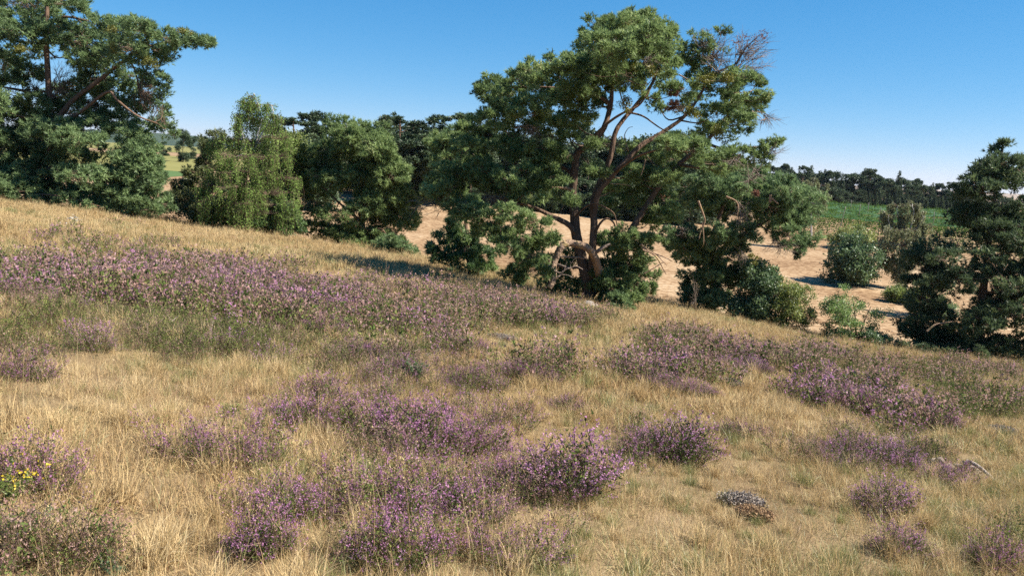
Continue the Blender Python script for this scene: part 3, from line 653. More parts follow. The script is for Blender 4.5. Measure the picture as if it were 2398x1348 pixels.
def left_pines():
    D = 42.0
    P = [(60,18,86,42),(150,6,56,28),(-40,40,70,45),(40,76,66,34),(128,74,64,34),(222,58,44,26),(196,98,60,32),(288,68,50,30),(335,70,42,26),(395,92,48,24),(440,92,40,20),(470,98,26,14),(492,100,12,7),(300,114,54,30),(365,118,46,22),(250,140,56,28),(70,120,50,28),(10,150,52,40),(190,140,40,22),
         (-60,130,60,50),(30,215,50,40),(-40,230,60,50),(50,282,66,38),(228,186,46,34),(268,216,46,34),(220,246,54,34),(352,168,34,26),(385,190,22,24,-1,.7),(330,238,32,26),(380,230,22,26,-1,.6),(385,285,28,34,0,.9),(405,318,22,16),(300,180,34,22,1,.7),
         (30,335,74,38),(128,318,70,34),(215,300,56,36),(275,285,40,30),(-40,350,70,44),(60,398,84,34),(160,372,70,36),(20,420,70,30),(230,360,50,36),(330,300,30,24),(150,280,40,24,1.5),
         (40,440,76,20),(140,446,76,22),(226,456,60,22),(-50,430,70,26),(195,415,60,30),(100,360,60,30,1),(150,232,54,28,1.5),(92,252,54,30),(188,206,36,24),(62,168,46,30),(255,272,48,30),(180,332,58,32),(110,405,66,30),(300,250,40,26),(342,200,26,22),(20,280,60,40),(120,300,50,26,-1.5)]
    pads = []
    for p in P:
        dd = p[4] if len(p) > 4 else float(np.clip(rng.normal() * 1.6, -3, 3)); dn = p[5] if len(p) > 5 else 1.
        pads.append((*p[:4], dd, dn))
        if rng.random() < .3: pads.append((p[0] + rng.normal() * 8, p[1] + rng.normal() * 6, p[2] * .8, p[3] * .8, dd + 2.8, .8))
    def ex(root):
        dead_twigs(root, 'twig', [(150,190,38,50,0,50,118,230),(80,200,26,40,.3,30,112,215),(345,215,36,50,-.6,50,320,180),(375,255,26,36,-.6,36,345,215),(170,260,40,20,.5,26,130,270)], D, .014)
        for sp in [(45,116,14,11),(262,112,16,14),(355,148,20,12),(432,75,22,10),(262,70,10,8)]:
            lump(root, 'mistletoe', 'mistletoe', [(*sp, -2.6)], D, .10, 40, 14, .17, (LEAF * .9, LEAF_F))
    make_tree('tall_pine', 'tall broad pine at the left edge, its top cut off by the frame', 'pine tree', D, 118,
        [('trunk',[(122,500,0),(120,420,0),(118,330,0),(116,240,0),(112,170,0),(108,90,.1),(110,20,.2),(105,-60,.2)],.23,.08),
         ('stem',[(119,300,0),(170,236,-.4),(230,190,-.6),(280,150,-.6),(330,115,-.6),(400,98,-.5),(460,96,-.4)],.15,.03),('stem',[(118,290,0),(180,268,-1),(250,216,-1.6),(275,235,-1.8),(320,270,-1.8),(370,290,-1.5)],.12,.03),('branch',[(300,135,-.6),(316,165,-.7),(322,190,-.7),(330,225,-.7)],.06,.02),
         ('stem',[(116,240,0),(80,220,.3),(40,210,.5),(-20,200,.5)],.12,.03),('stem',[(120,400,0),(60,390,-.8),(0,400,-1.2)],.12,.03),('stem',[(110,60,.1),(150,40,0),(210,50,-.3)],.09,.03)],
        pads, 'pine_blue', tuft=.135, rs=.28, per=40, dens=6.2, extra=ex)
    D2 = 41.0
    poly = [(265,330),(290,295),(325,290),(350,320),(372,360),(378,405),(385,440),(400,490),(330,500),(270,485),(215,480),(230,430),(262,400)]
    make_tree('leaning_pine', 'shorter pine with foliage down to the grass, right beside the tallest pine', 'pine tree', D2, 300,
        [('trunk',[(302,512,0),(300,460,0),(296,400,.1),(292,350,.2),(300,310,.2)],.17,.04)], fill(poly, 30, 40, D2, depth=.8) + [(245,480,34,18,-.6),(295,490,40,18,-1.),(345,492,40,18,-.8),(385,480,28,22,-.3)], 'pine_blue', tuft=.13, rs=.27, per=38)
    D3 = 39.5
    poly = [(-120,420),(0,400),(60,430),(150,450),(260,470),(290,490),(230,505),(110,490),(0,465),(-120,455)]
    make_tree('drooping_pine', 'low pine boughs sweeping the dry grass under the tallest pine', 'pine tree', D3, 60,
        [('trunk',[(60,490,.5),(50,470,.4),(90,455,0),(170,465,-.2),(240,485,-.3)],.05,.02)], fill(poly, 18, 34, D3, depth=.4, flat=.5), 'pine_blue', tuft=.13, rs=.26, per=38, up=.25)
left_pines()
D = 46.0
make_tree('yellowish_pine', 'small yellowish pine between the tall left pines and the weeping birch', 'pine tree', D, 484,
    [('trunk',[(486,520,0),(482,480,0),(478,430,0),(482,380,0),(490,330,0)],.13,.03)],
    [(500,322,32,16,0),(482,346,26,16,-.5),(505,352,22,18,.5),(488,380,28,24,0),(455,405,30,18,-.6),(470,425,40,24,.6),(432,436,30,18,.4),(415,462,34,24,-.4),(455,465,38,24,0),(490,440,24,24,-.8),(470,490,36,18,-.5),(425,485,28,14,.3),(412,452,18,14,1)],
    'pine_yellow', tuft=.13, rs=.27, per=38)
D = 46.5
poly = [(735,330),(770,300),(820,278),(870,275),(905,300),(940,340),(955,390),(972,440),(975,500),(960,540),(960,590),(900,598),(840,585),(760,580),(715,565),(712,520),(735,490),(700,455),(705,410),(725,370)]
make_tree('rounded_pine', 'rounded bushy pine standing alone between birch and gnarled pine', 'pine tree', D, 850,
    [('trunk',[(852,592,0),(850,550,0),(846,500,0),(846,450,0),(850,390,0),(855,320,0)],.22,.05),('stem',[(848,520,0),(800,480,-.5),(770,450,-.8),(745,430,-.9)],.09,.03),('stem',[(848,480,0),(890,440,-.4),(930,420,-.5)],.09,.03),('branch',[(852,548,-.4),(890,535,-1.),(905,552,-1.2),(908,572,-1.2)],.05,.02)],
    fill(poly, 56, 42, D, gaps=[(700,480,14,18),(815,450,16,8),(785,475,30,7),(905,535,22,12)], depth=.75) + [(740,530,30,24,-.5),(775,556,40,20,-.8),(830,572,40,18,-.6),(885,580,40,16,-.4),(935,572,30,20,0),(955,520,22,26,.2),(750,500,34,22,.3),(800,530,36,20,.6),(900,440,44,30,-.5),(940,470,34,30,0),(955,505,24,26,0),(905,490,40,26,.6),(930,545,36,22,-.3),(890,522,36,20,.4),(870,555,44,20,-.2),(900,400,44,30,-1),(930,430,36,26,.6)], 'pine', tuft=.135, rs=.28, per=38, dens=5.6)
D = 47.0
poly = [(985,330),(1020,310),(1060,290),(1110,300),(1120,360),(1110,420),(1090,470),(1060,480),(1010,475),(985,440),(990,380)]
make_tree('bushy_pine', 'bushy pine tucked close behind the left boughs of the gnarled pine', 'pine tree', D, 1050,
    [('trunk',[(1095,590,0),(1090,520,0),(1075,450,0),(1055,380,0),(1050,320,0)],.12,.04)], fill(poly, 26, 38, D, depth=.8), 'pine', tuft=.14, rs=.29, per=38)
D = float(hit(1100, 645)[1])
make_tree('young_pine', 'fresh green young pine bush in the grass left of the gnarled pine', 'pine bush', D, 1100,
    [('trunk',[(1100,648,0),(1095,610,0),(1085,560,0),(1070,520,0)],.07,.02),('stem',[(1098,630,0),(1050,600,-.2),(1012,590,-.2)],.04,.015)],
    [(1070,520,28,20,0),(1050,548,34,20,.2),(1095,548,34,20,-.2),(1030,582,32,20,0),(1085,582,42,24,-.4),(1130,600,32,24,0),(1050,612,34,20,-.2),(1100,625,44,20,-.3),(1145,630,22,18,.2),(1012,590,16,14,0),(1075,560,40,22,.8),(1110,590,40,24,.9)],
    'young', tuft=.12, rs=.22, per=44, dens=9)
# ------------------------------------------------------------------ birches
def birch(name, label, D, base_px, stems, tops, leafmat, n, lmin, lmax, leaf=.06, wind=(0, 0)):
    bx = W(base_px, 600, D)[0]; root = empty(name, (bx, D, float(ground_z(bx, D)))); tag(root, label, 'birch tree')
    nodes = []
    for nm, pts, r0, r1 in stems:
        mb = MB(); C, r = tube(mb, [W(a, b, D + c) for a, b, c in pts], r0, r1, 8, .05, tint=.2); nodes.append(C); mb.build(nm, M['birchbark'], root, True)
    nodes = np.vstack(nodes); lm, tm = MB(), MB(); tot = sum(p[2] * p[3] for p in tops)
    for px, py, rx, ry, dd in tops:
        C = W(px, py, D + dd); s = D / FPX; a, b = rx * s, ry * s
        k = max(6, int(n * rx * ry / tot))
        j = int(np.argmin(np.linalg.norm(nodes - C, axis=1) + .8 * np.maximum(0, nodes[:, 2] - C[2]))); bm = MB(); tube(bm, [nodes[j], (nodes[j] + C) / 2 + [0, 0, .2], C], .03, .01, 5, tint=.4, k=3); bm.build('branch', M['birchbark'], root, True)
        nc = max(3, k // 9); d = rand_dir(nc); d[:, 2] = np.abs(d[:, 2]) * .8; Sc = C + d * np.array([a * 1.15, a, b]) * rng.uniform(.3, 1.15, (nc, 1)); ci = rng.integers(0, nc, k)
        S = Sc[ci] + rng.normal(size=(k, 3)) * [.13, .13, .07]
        L = (lmin + (lmax - lmin) * rng.random(nc) ** 1.6)[ci] * rng.uniform(.55, 1.1, k); E = S + np.stack([rng.normal(size=k) * .12 + wind[0] * L, rng.normal(size=k) * .12 + wind[1] * L, -L], -1)
        gz = ground_z(E[:, 0], E[:, 1]) + .1; E[:, 2] = np.maximum(E[:, 2], gz)
        twigs(tm, np.repeat(C[None], k, 0), S, .008, .004, -.05, .1); twigs(tm, S, E, .004, .002, 0, .05)
        m = 22; t = rng.random((k, m, 1)); P = S[:, None] * (1 - t) + E[:, None] * t + rng.normal(size=(k, m, 3)) * .045
        P[..., 2] += .12 * np.sin(np.pi * t[..., 0]) * L[:, None] * .3
        P = P.reshape(-1, 3); tt = np.clip(.5 + np.repeat((rng.normal(size=nc) * .18)[ci], m) + rng.normal(size=k * m) * .12, 0, 1)
        dr = rng.normal(size=P.shape) * .5 + [0, 0, -.8]
        stamp(lm, LEAF1, LEAF1_F, P, dr, leaf * rng.uniform(.7, 1.3, len(P)), tt)
    tm.build('twigs', M['twig'], root); lm.build('crown', M[leafmat], root)
    STATS.append((name, lm.tris() + tm.tris())); return root
LEAF1, LEAF1_F = tpl_leaves(8, 1, 1.0, 0.0)
birch('weeping_birch', 'weeping birch with white trunk and hanging twigs rising above its neighbours', 43.0, 590,
    [('trunk',[(588,545,0),(590,470,0),(593,400,0),(597,345,0),(604,310,0),(612,285,.1),(606,250,.1),(595,222,.1)],.13,.02),('stem',[(596,350,0),(615,310,-.2),(632,285,-.3),(640,262,-.3)],.06,.015),('stem',[(593,390,0),(575,340,-.2),(565,300,-.3),(560,262,-.3)],.05,.015),('branch',[(590,465,-.3),(565,460,-1.),(540,455,-1.2)],.03,.012)],
    [(a_ + (a_ - 595) * (.08 if b_ < 300 else .28), b_, c_ * (1 if b_ < 300 else 1.15), d_, e_) for a_, b_, c_, d_, e_ in [(592,228,16,14,0),(575,245,22,16,-.3),(600,250,26,18,.3),(560,272,18,14,-.4),(628,248,20,14,0),(640,275,18,16,-.3),(600,285,40,20,.8),(555,300,16,14,.4),
     (545,330,30,16,-.3),(590,335,46,20,.2),(640,325,34,18,0),(520,345,20,12,0),(560,370,46,20,-.9),(620,372,44,20,-.8),(540,400,40,20,.3),(590,410,50,22,-1.2),(640,420,40,20,-.2),(525,435,32,18,-.5),(570,440,48,22,-1.4),(620,455,44,20,-1.),(540,475,44,18,-1.2),(590,480,48,18,-1.5),(640,480,40,18,-1.),(520,490,28,14,-.6),(580,500,60,14,-1.6)]],
    'birch', 2400, .8, 2.1, .08)
birch('field_birch', 'greyish weeping birch on the field hedge beside the dark right-hand pine', 70.0, 2120,
    [('trunk',[(2122,690,0),(2118,640,0),(2112,580,0),(2108,530,0),(2100,490,0)],.16,.03),('stem',[(2113,590,0),(2130,540,-.4),(2140,500,-.5),(2135,480,-.5)],.08,.02),('stem',[(2114,600,0),(2090,545,-.4),(2080,515,-.5)],.08,.02),('stem',[(2112,560,0),(2150,530,-.5),(2165,505,-.5)],.06,.02)],
    [(2105,486,26,12,0),(2135,482,26,12,0),(2080,505,24,14,-.4),(2110,510,34,16,.5),(2155,505,24,14,0),(2085,540,34,16,-.8),(2125,540,40,18,-.6),(2165,530,18,16,0),(2070,570,24,16,0),(2105,575,40,18,-1.2),(2145,565,30,18,-.8),(2080,610,28,16,-.4),(2115,610,36,16,-1.2),(2100,640,30,12,-1),(2068,600,14,12,.3)],
    'birch_grey', 1100, .7, 2.0, .14)
birch('distant_birch', 'slender pale birch in front of the far forest above the spreading pine', 95.0, 1900,
    [('trunk',[(1900,560,0),(1900,500,0),(1902,450,0),(1905,420,0)],.12,.02),('stem',[(1901,480,0),(1915,450,0),(1925,430,0)],.06,.02),('stem',[(1900,480,0),(1885,450,0),(1878,435,0)],.06,.02)],
    [(1905,424,16,10,0),(1890,432,14,10,0),(1920,436,14,10,0),(1880,450,16,12,0),(1905,455,24,12,0),(1928,455,12,10,0),(1895,480,28,12,0),(1920,480,18,10,0),(1865,470,12,10,0)],
    'birch_grey', 420, .8, 2.2, .15)
# ------------------------------------------------------------------ bushes and small broadleaved trees
def bush(name, label, D, base_px, poly, n, r, leafmat, leaf=.12, per=30, cat='bush', stemr=.05, dens=8, rs=.24, flat=.8, depth=.9, top=None, template='leaf', sticks=0, extra=None, up=.3):
    P = np.asarray(poly, float); yb = P[:, 1].max(); yt = P[:, 1].min(); cx = P[:, 0].mean()
    stems = [('stem', [(base_px, yb + 6, 0), (base_px + rng.normal() * 4, yb * .6 + yt * .4, 0), (cx, yt * .75 + yb * .25, .1)], stemr, stemr * .3)]
    for s_ in (-1, 1): stems.append(('stem', [(base_px, yb + 4, 0), (base_px + s_ * (P[:, 0].max() - P[:, 0].min()) * .12, yb * .6 + yt * .4, -.1 * s_), (cx + s_ * (P[:, 0].max() - P[:, 0].min()) * .25, yt * .6 + yb * .4, .2 * s_)], stemr * .7, stemr * .25))
    return make_tree(name, label, cat, D, base_px, stems, fill(poly, n, r, D, depth=depth, flat=flat) + [(base_px + (P[:, 0].max() - P[:, 0].min()) * f_, yb - r * .55, r, r * .7, rng.uniform(-.6, .4)) for f_ in (-.32, -.16, 0., .16, .32)], leafmat, tuft=leaf, rs=rs, per=per, dens=dens, template=template, twig_r=.007, up=up, extra=extra)
bush('broadleaf_tree', 'light green leafy tree pressed against the right of the weeping birch', 47.5, 660, [(640,345),(665,312),(700,325),(715,365),(715,420),(700,470),(695,540),(610,545),(612,480),(650,440)], 26, 34, 'leafy', .15, 34, 'tree', .1)
bush('green_bush', 'small dense green bush at the foot of the weeping birch', 42.4, 640, [(590,500),(640,470),(690,480),(715,520),(705,555),(640,555),(585,540)], 14, 26, 'young', .12, 34, template='pine')
bush('low_leafy_bush', 'low leafy bush at the grass edge left of the birch foot', 43.5, 500, [(395,470),(430,440),(480,445),(530,455),(575,480),(590,545),(520,535),(440,522),(395,505)], 26, 28, 'pine_yellow', .12, 30)
bush('grey_bush', 'bluish green low bush at the right foot of the rounded pine', 41.0, 930, [(875,560),(915,545),(955,550),(972,580),(965,605),(900,598),(870,585)], 12, 22, 'pine_blue', .11, 30, template='pine')
bush('oak_bush', 'dark blue-green oak bush at the edge of the heath', 37.0, 1760, [(1745,625),(1785,600),(1820,620),(1832,680),(1820,730),(1800,775),(1740,782),(1690,762),(1690,730),(1730,700)], 26, 32, 'oak', .13, 40, sticks=0)
bush('thorn_bush', 'olive green feathery thorn bush right of the dark oak bush', 36.4, 1840, [(1815,665),(1850,648),(1890,665),(1915,690),(1910,740),(1895,778),(1830,780),(1790,770),(1795,720)], 24, 26, 'thorn', .085, 34, rs=.2, dens=10)
bush('bright_shrub', 'loose bright green shrub in front of the bare field', 34.8, 2005, [(1935,690),(1960,655),(1975,662),(1985,690),(2020,700),(2055,715),(2085,700),(2075,735),(2060,780),(2045,812),(1965,812),(1955,770),(1925,735),(1915,710)], 26, 24, 'robinia', .085, 30, rs=.2, dens=8)
bush('bramble_thicket', 'low dark bramble thicket along the grass edge below the bright shrub', 35.6, 2060, [(1900,790),(1940,780),(2000,795),(2080,790),(2120,800),(2130,835),(2050,832),(1960,815),(1905,808)], 16, 20, 'oak', .09, 34, rs=.18, dens=10)
bush('low_oak_scrub', 'low green scrub at the very foot of the dark right-hand pine', 34.0, 2200, [(2130,810),(2200,815),(2280,825),(2330,835),(2400,845),(2400,875),(2280,872),(2180,852),(2130,842)], 14, 18, 'pine_dark', .09, 30, rs=.17, dens=9, template='pine')
bush('small_juniper', 'small grey-green bush beside the gnarled pine stump and stones', float(hit(1455, 728)[1]), 1455, [(1425,690),(1450,675),(1475,690),(1480,725),(1450,735),(1425,722)], 8, 16, 'pine_blue', .09, 30, template='pine', rs=.17, dens=10)
hb = hit(1985, 668, True); 
bush('hedge_bush', 'dark round bush casting shade on the ploughed field', float(hb[1]), 1990, [(1935,585),(1950,550),(1990,535),(2040,548),(2062,590),(2058,640),(2035,672),(1980,668),(1940,635)], 30, 26, 'oak', .22, 34, rs=.4, dens=2.6, stemr=.12)
hb = hit(1960, 610, True)
bush('yellowing_bush', 'yellowish bush behind the dark hedge bush', float(hb[1]) + 14, 1975, [(1945,560),(1965,530),(2000,525),(2035,535),(2050,560),(2040,600),(1950,600)], 16, 20, 'thorn', .25, 30, rs=.45, dens=1.8, stemr=.1)
hb = hit(2100, 708, True)
bush('hedge_shrub', 'low green hedge shrub under the greyish field birch', float(hb[1]), 2110, [(2065,690),(2090,670),(2140,672),(2165,690),(2160,722),(2100,715),(2070,705)], 14, 18, 'leafy', .17, 30, rs=.3, dens=4.5)
hb = hit(2170, 745, True)
bush('hedge_shrub', 'dark hedge shrub squeezed between field birch and dark pine', float(hb[1]), 2190, [(2130,660),(2180,600),(2230,620),(2240,700),(2220,752),(2160,742)], 18, 24, 'oak', .18, 30, rs=.34, dens=3.6)
# ------------------------------------------------------------------ trees farther off: one of each kind, then copies
def proto_tree(kind, seed):
    """a tree 10 m tall at the origin: returns (trunk mesh, crown mesh)"""
    tb, lb = MB(), MB()
    if kind == 'spruce':
        tube(tb, [(0, 0, -.5), (0, 0, 5), (0, 0, 9.9)], .16, .02, 6, tint=.3)
        for z in np.arange(.6, 9.9, .38):
            R = 2.0 * (1 - z / 10.2) ** .8 + .08; m = max(3, int(9 * R))
            for a in rng.random(m) * 6.28:
                n = max(4, int(14 * R)); t = rng.random(n) ** .7
                p = np.stack([np.cos(a) * t * R, np.sin(a) * t * R, z - .35 * t * R + rng.normal(size=n) * .08], -1) + rng.normal(size=(n, 3)) * .1
                stamp(lb, TUFT_W, TUFT_WF, p, np.repeat([[np.cos(a), np.sin(a), .25]], n, 0) + rng.normal(size=(n, 3)) * .4, .34 * rng.uniform(.7, 1.2, n), np.clip(.45 + rng.normal(size=n) * .15, 0, 1))
    elif kind == 'pine':
        tube(tb, [(0, 0, -.5), (.15, 0, 4), (0, .1, 9.4)], .2, .04, 6, tint=(.2, 1))
        nb = 26
        for i in range(nb):
            z = rng.uniform(3.2, 9.6); R = 2.4 * math.sqrt(max(.05, 1 - ((z - 5.4) / 4.6) ** 2)); a = rng.random() * 6.28; q = rng.uniform(.35, 1)
            C = np.array([math.cos(a) * R * q, math.sin(a) * R * q, z]); tube(tb, [(0, 0, z - .8), C], .05, .02, 4, k=2, tint=.8)
            _, pos, dr, t = pad_points(C, np.array([.9, .9, .5]), 8, 18, .38); stamp(lb, TUFT_W, TUFT_WF, pos, dr, .38 * rng.uniform(.7, 1.2, len(pos)), t)
    else:
        tube(tb, [(0, 0, -.5), (.1, 0, 3), (0, .2, 7)], .2, .05, 6, tint=.2)
        for i in range(26):
            z = rng.uniform(.3, 9.2); R = 3.0 * math.sqrt(max(.05, 1 - ((z - 4.6) / 5.2) ** 2)); a = rng.random() * 6.28; q = rng.uniform(.4, 1) ** .7
            C = np.array([math.cos(a) * R * q, math.sin(a) * R * q, z]); tube(tb, [(0, 0, max(1, z - 1.4)), C], .05, .02, 4, k=2, tint=.2)
            _, pos, dr, t = pad_points(C, np.array([1., 1., .8]), 9, 18, .42); stamp(lb, LEAF, LEAF_F, pos, dr, .55 * rng.uniform(.7, 1.2, len(pos)), t)
    STATS.append(('proto ' + kind, lb.tris()))
    return tb.mesh('trunk', M['bark'], True), lb.mesh('crown', M['forest'])
PROTO = {k: [proto_tree(k, i) for i in range(n)] for k, n in (('pine', 3), ('spruce', 2), ('broadleaf', 2))}
NAMES = {'pine': 'forest_pine', 'spruce': 'forest_spruce', 'broadleaf': 'forest_tree'}
def far_tree(kind, px, ytop, D, label, group, wf=1.0, ysink=0.):
    p = W(px, ytop, D); z0 = float(field_z(p[0], D)) - ysink; s = max(1.5, p[2] - z0) / 10.0
    root = empty(NAMES[kind], (p[0], D, z0)); root.rotation_euler = (0, 0, rng.random() * 6.28); root.scale = (s * wf, s * wf, s)
    tag(root, label, kind + ' tree' if kind != 'broadleaf' else 'tree', group)
    tm, cm = PROTO[kind][rng.integers(len(PROTO[kind]))]
    mesh_obj('trunk', tm, root); mesh_obj('crown', cm, root); return root
for kind, px, yt, D, lab, wf in [
    ('pine', 690, 272, 100, 'pine with pointed tops showing behind the weeping birch', 1.5), ('pine', 738, 262, 104, 'taller spiky-topped pine just right of the birch crown', 1.15), ('pine', 663, 290, 98, 'darker pine half hidden by the birch top', 1.3),
    ('broadleaf', 745, 325, 84, 'dark bluish tree between the birch and the rounded pine', 1.2),
    ('spruce', 903, 266, 100, 'slim spiky spruce behind the rounded pine top', 1.5), ('pine', 940, 268, 104, 'broad pine on the skyline right of the rounded pine', 1.5), ('spruce', 925, 262, 108, 'thin spruce tip poking above the skyline pines', 1.1), ('pine', 972, 292, 112, 'pine on the skyline sloping down toward the gnarled pine', 1.3),
    ('spruce', 1018, 284, 116, 'lone pointed spruce on the skyline left of the bushy pine', 1.2), ('pine', 1072, 260, 112, 'skyline pine next to the crown of the gnarled pine', 1.5), ('pine', 1035, 300, 106, 'lower skyline pine in front of the pointed spruce', 1.4), ('pine', 1110, 285, 118, 'pine mostly hidden behind the left crown of the gnarled pine', 1.3),
    ('broadleaf', 428, 303, 165, 'round green tree at the far meadow, left of the distant hill', .8), ('broadleaf', 452, 318, 190, 'smaller tree beside the distant hill', .9), ('broadleaf', 385, 330, 210, 'far tree row end seen below the tall pine boughs', 1.3), ('broadleaf', 478, 324, 230, 'tiny far tree right under the distant hill', .8)]:
    far_tree(kind, px, yt, D, lab, 'single trees beyond the heath', wf)
px = 950.
while px < 1640:
    far_tree('broadleaf' if rng.random() < .75 else 'pine', px, np.interp(px, [950, 1100, 1560, 1660], [350, 325, 330, 385]) + rng.normal() * 14, 122 + rng.uniform(-2, 14), 'dark tree of the wood edge behind the gnarled pine', 'wood edge behind the gnarled pine', rng.uniform(1.1, 1.5)); px += rng.uniform(12, 20)
px = 1000.
while px < 1640:
    far_tree('broadleaf', px, 425 + rng.normal() * 8, 117 + rng.uniform(-2, 3), 'dark shrub at the foot of the wood behind the gnarled pine', 'shrubs along the wood edge', rng.uniform(1.5, 2.)); px += rng.uniform(20, 32)
px = 640.
while px < 1000:
    far_tree('broadleaf', px, 350 + rng.normal() * 10, 112 + rng.uniform(-4, 10), 'dark tree of the wood edge behind birch and rounded pine', 'wood edge behind birch and rounded pine', rng.uniform(1.1, 1.5)); px += rng.uniform(22, 34)
px = 1610.
while px < 2420:
    y = np.interp(px, [1600, 1860, 2024, 2072, 2160, 2204, 2240, 2420], [392, 391, 407, 413, 428, 436, 440, 470])
    k = 'pine' if rng.random() < .55 else ('spruce' if rng.random() < .5 else 'broadleaf')
    far_tree(k, px, y + rng.normal() * 7, 262 + rng.uniform(-10, 24), 'tall tree of the far forest on the skyline above the hop garden', 'far forest above the hop garden', rng.uniform(.9, 1.25)); px += rng.uniform(7, 13)
px = 1830.
while px < 2400:
    y = np.interp(px, [1830, 2028, 2236, 2400], [432, 448, 464, 485])
    k = 'spruce' if px > 2010 else ('broadleaf' if rng.random() < .7 else 'pine')
    far_tree(k, px, y + rng.normal() * 4, 232 + rng.uniform(-6, 8), 'shorter tree of the dense front row of the far forest', 'front row of the far forest', rng.uniform(.9, 1.2) if k == 'spruce' else rng.uniform(1., 1.3)); px += rng.uniform(6, 11)
# ------------------------------------------------------------------ hop garden: rows under nets, with posts
HX0, HX1, HY0, HY1 = 40., 118., 112., 190.
def hop_z(x, y): return field_z(x, y)
rows = np.arange(HY0, HY1, 4.6)
for i, y in enumerate(rows):
    lm = MB(); n = int(9000 if i == 0 else (3200 if i < 4 else 1300))
    x = rng.uniform(HX0 + .12 * (y - HY0), HX1, n); h = 3.4 + .35 * vnoise(x * .6, x * 0 + y)
    z = rng.random(n) ** (.8 if i == 0 else .35) * h
    pos = np.stack([x, y + rng.normal(size=n) * .35 + .25 * np.sin(x * 1.9), field_z(x, np.full(n, y)) + z], -1)
    stamp(lm, LEAF, LEAF_F, pos, rand_dir(n), (.34 if i < 4 else .45) * rng.uniform(.7, 1.2, n), np.clip(.45 + .2 * np.sin(x * 2.9) + rng.normal(size=n) * .14, 0, 1))
    root = empty('hop_row', ((HX0 + HX1) / 2, y, float(field_z((HX0 + HX1) / 2, y)))); lm.build('foliage', M['hop'], root)
    tag(root, 'tall green hop row at the near edge of the hop garden' if i == 0 else 'hop row receding under the bluish green nets', 'crop row', None if i == 0 else 'hop rows under the nets')
    if i and i % 2:
        xs = np.linspace(HX0 + .12 * (y - HY0), HX1, 46); zz = field_z(xs, xs * 0 + y) + 3.25 + .12 * rng.normal(size=46)
        V = np.concatenate([np.stack([xs, xs * 0 + y - .55, zz - .2], -1), np.stack([xs, xs * 0 + y, zz + .12], -1), np.stack([xs, xs * 0 + y + .55, zz - .2], -1)])
        Fq = [[r * 46 + q, r * 46 + q + 1, (r + 1) * 46 + q + 1, (r + 1) * 46 + q] for r in (0, 1) for q in range(45)]
        nb = MB(); nb.add(V, F4=Fq, tint=np.tile(rng.random(46), 3)); nb.build('net', M['net'], root)
pm = MB(); tube(pm, [(0, 0, -.3), (0.05, 0, 2.4), (0, 0, 5.0)], .055, .045, 6, tint=.3, cap=True); pme = pm.mesh('hop_pole', M['post'], True)
for j, (px, D) in enumerate([(1965, 111), (2010, 126), (2062, 117), (2030, 140), (2155, 128), (2190, 118), (1990, 150), (2215, 140), (2235, 126)]):
    p = W(px, 500, D); o = mesh_obj('hop_pole', pme); o.location = (p[0], D, float(field_z(p[0], D))); o.rotation_euler = (rng.normal() * .03, .16 if j == 0 else rng.normal() * .04, 0)
    tag(o, 'leaning wooden pole at the near corner of the hop garden' if j == 0 else 'thin wooden pole standing between the hop rows', 'pole', None if j == 0 else 'poles in the hop garden')
# ------------------------------------------------------------------ heather
def tpl_sprig(k, nf, nl, fs, ls, flower_from=.5):
    """unit-high heather sprigs: (flower verts, leaf verts, stem verts)"""
    Fv, Lv, Sv = [], [], []
    for _ in range(k):
        bend = rng.normal(size=2) * .12
        ax = lambda t: np.array([bend[0] * t * t, bend[1] * t * t, t])
        v = []
        def tri(c, d, L, wd):
            d = unit(d); s = unit(np.cross(d, rng.normal(size=3))) * wd * L / 2
            return [c - s, c + s, c + d * L]
        nb = 3; side = [(rng.uniform(.3, .7), unit(np.array([rng.normal(), rng.normal(), 1.4]))) for _ in range(nb)]
        for i in range(nf):
            if i % 5 < 3: t = rng.uniform(flower_from, 1.0); c = ax(t)
            else:
                t0, dd = side[i % nb]; c = ax(t0) + dd * rng.uniform(.24, .38)
            c = c + rng.normal(size=3) * .022
            v += tri(c, rng.normal(size=3) + [0, 0, .2], fs * rng.uniform(.7, 1.3), .9)
        Fv.append(v); v = []
        for i in range(nl):
            if i % 2: t = rng.uniform(.08, .8); c = ax(t)
            else:
                t0, dd = side[i % nb]; c = ax(t0) + dd * rng.uniform(.0, .3)
            c = c + rng.normal(size=3) * .03
            v += tri(c, rng.normal(size=3) + [0, 0, .8], ls * rng.uniform(.7, 1.4), .45)
        Lv.append(v); v = []
        for (p, q) in [(ax(0), ax(.95))] + [(ax(t0), ax(t0) + dd * .36) for t0, dd in side]:
            s = unit(np.cross(q - p, rng.normal(size=3))) * .009; v += [p - s, p + s, q]
        Sv.append(v)
    f = lambda n: np.arange(n * 3).reshape(n, 3)
    return (np.array(Fv), f(nf)), (np.array(Lv), f(nl)), (np.array(Sv), f(4))
SPRIG = tpl_sprig(10, 22, 20, .033, .056, .62)
SPRIG_LO = tpl_sprig(8, 9, 10, .066, .10, .62)
def sprig_geo(n, a, b, h, lo=False, lean=.75, pos=None):
    """sprigs over an ellipse a x b at the origin, leaning outward"""
    th = rng.random(n) * 2 * np.pi; r = np.sqrt(rng.random(n)) * np.where(rng.random(n) < .16, rng.uniform(1, 1.4, n), 1)
    x, y = r * np.cos(th) * a, r * np.sin(th) * b
    d = np.stack([np.cos(th) * r * lean, np.sin(th) * r * lean, np.ones(n)], -1) + rng.normal(size=(n, 3)) * .16
    s0 = rng.random() * 90; H = h * np.maximum(.45, 1.05 - .42 * r ** 2) * rng.uniform(.55, 1.2, n) * (.55 + .9 * fbm(x / h * 1.1 + s0, y / h * 1.1, 2))
    return np.stack([x * .82, y * .82, np.zeros(n)], -1), d, H
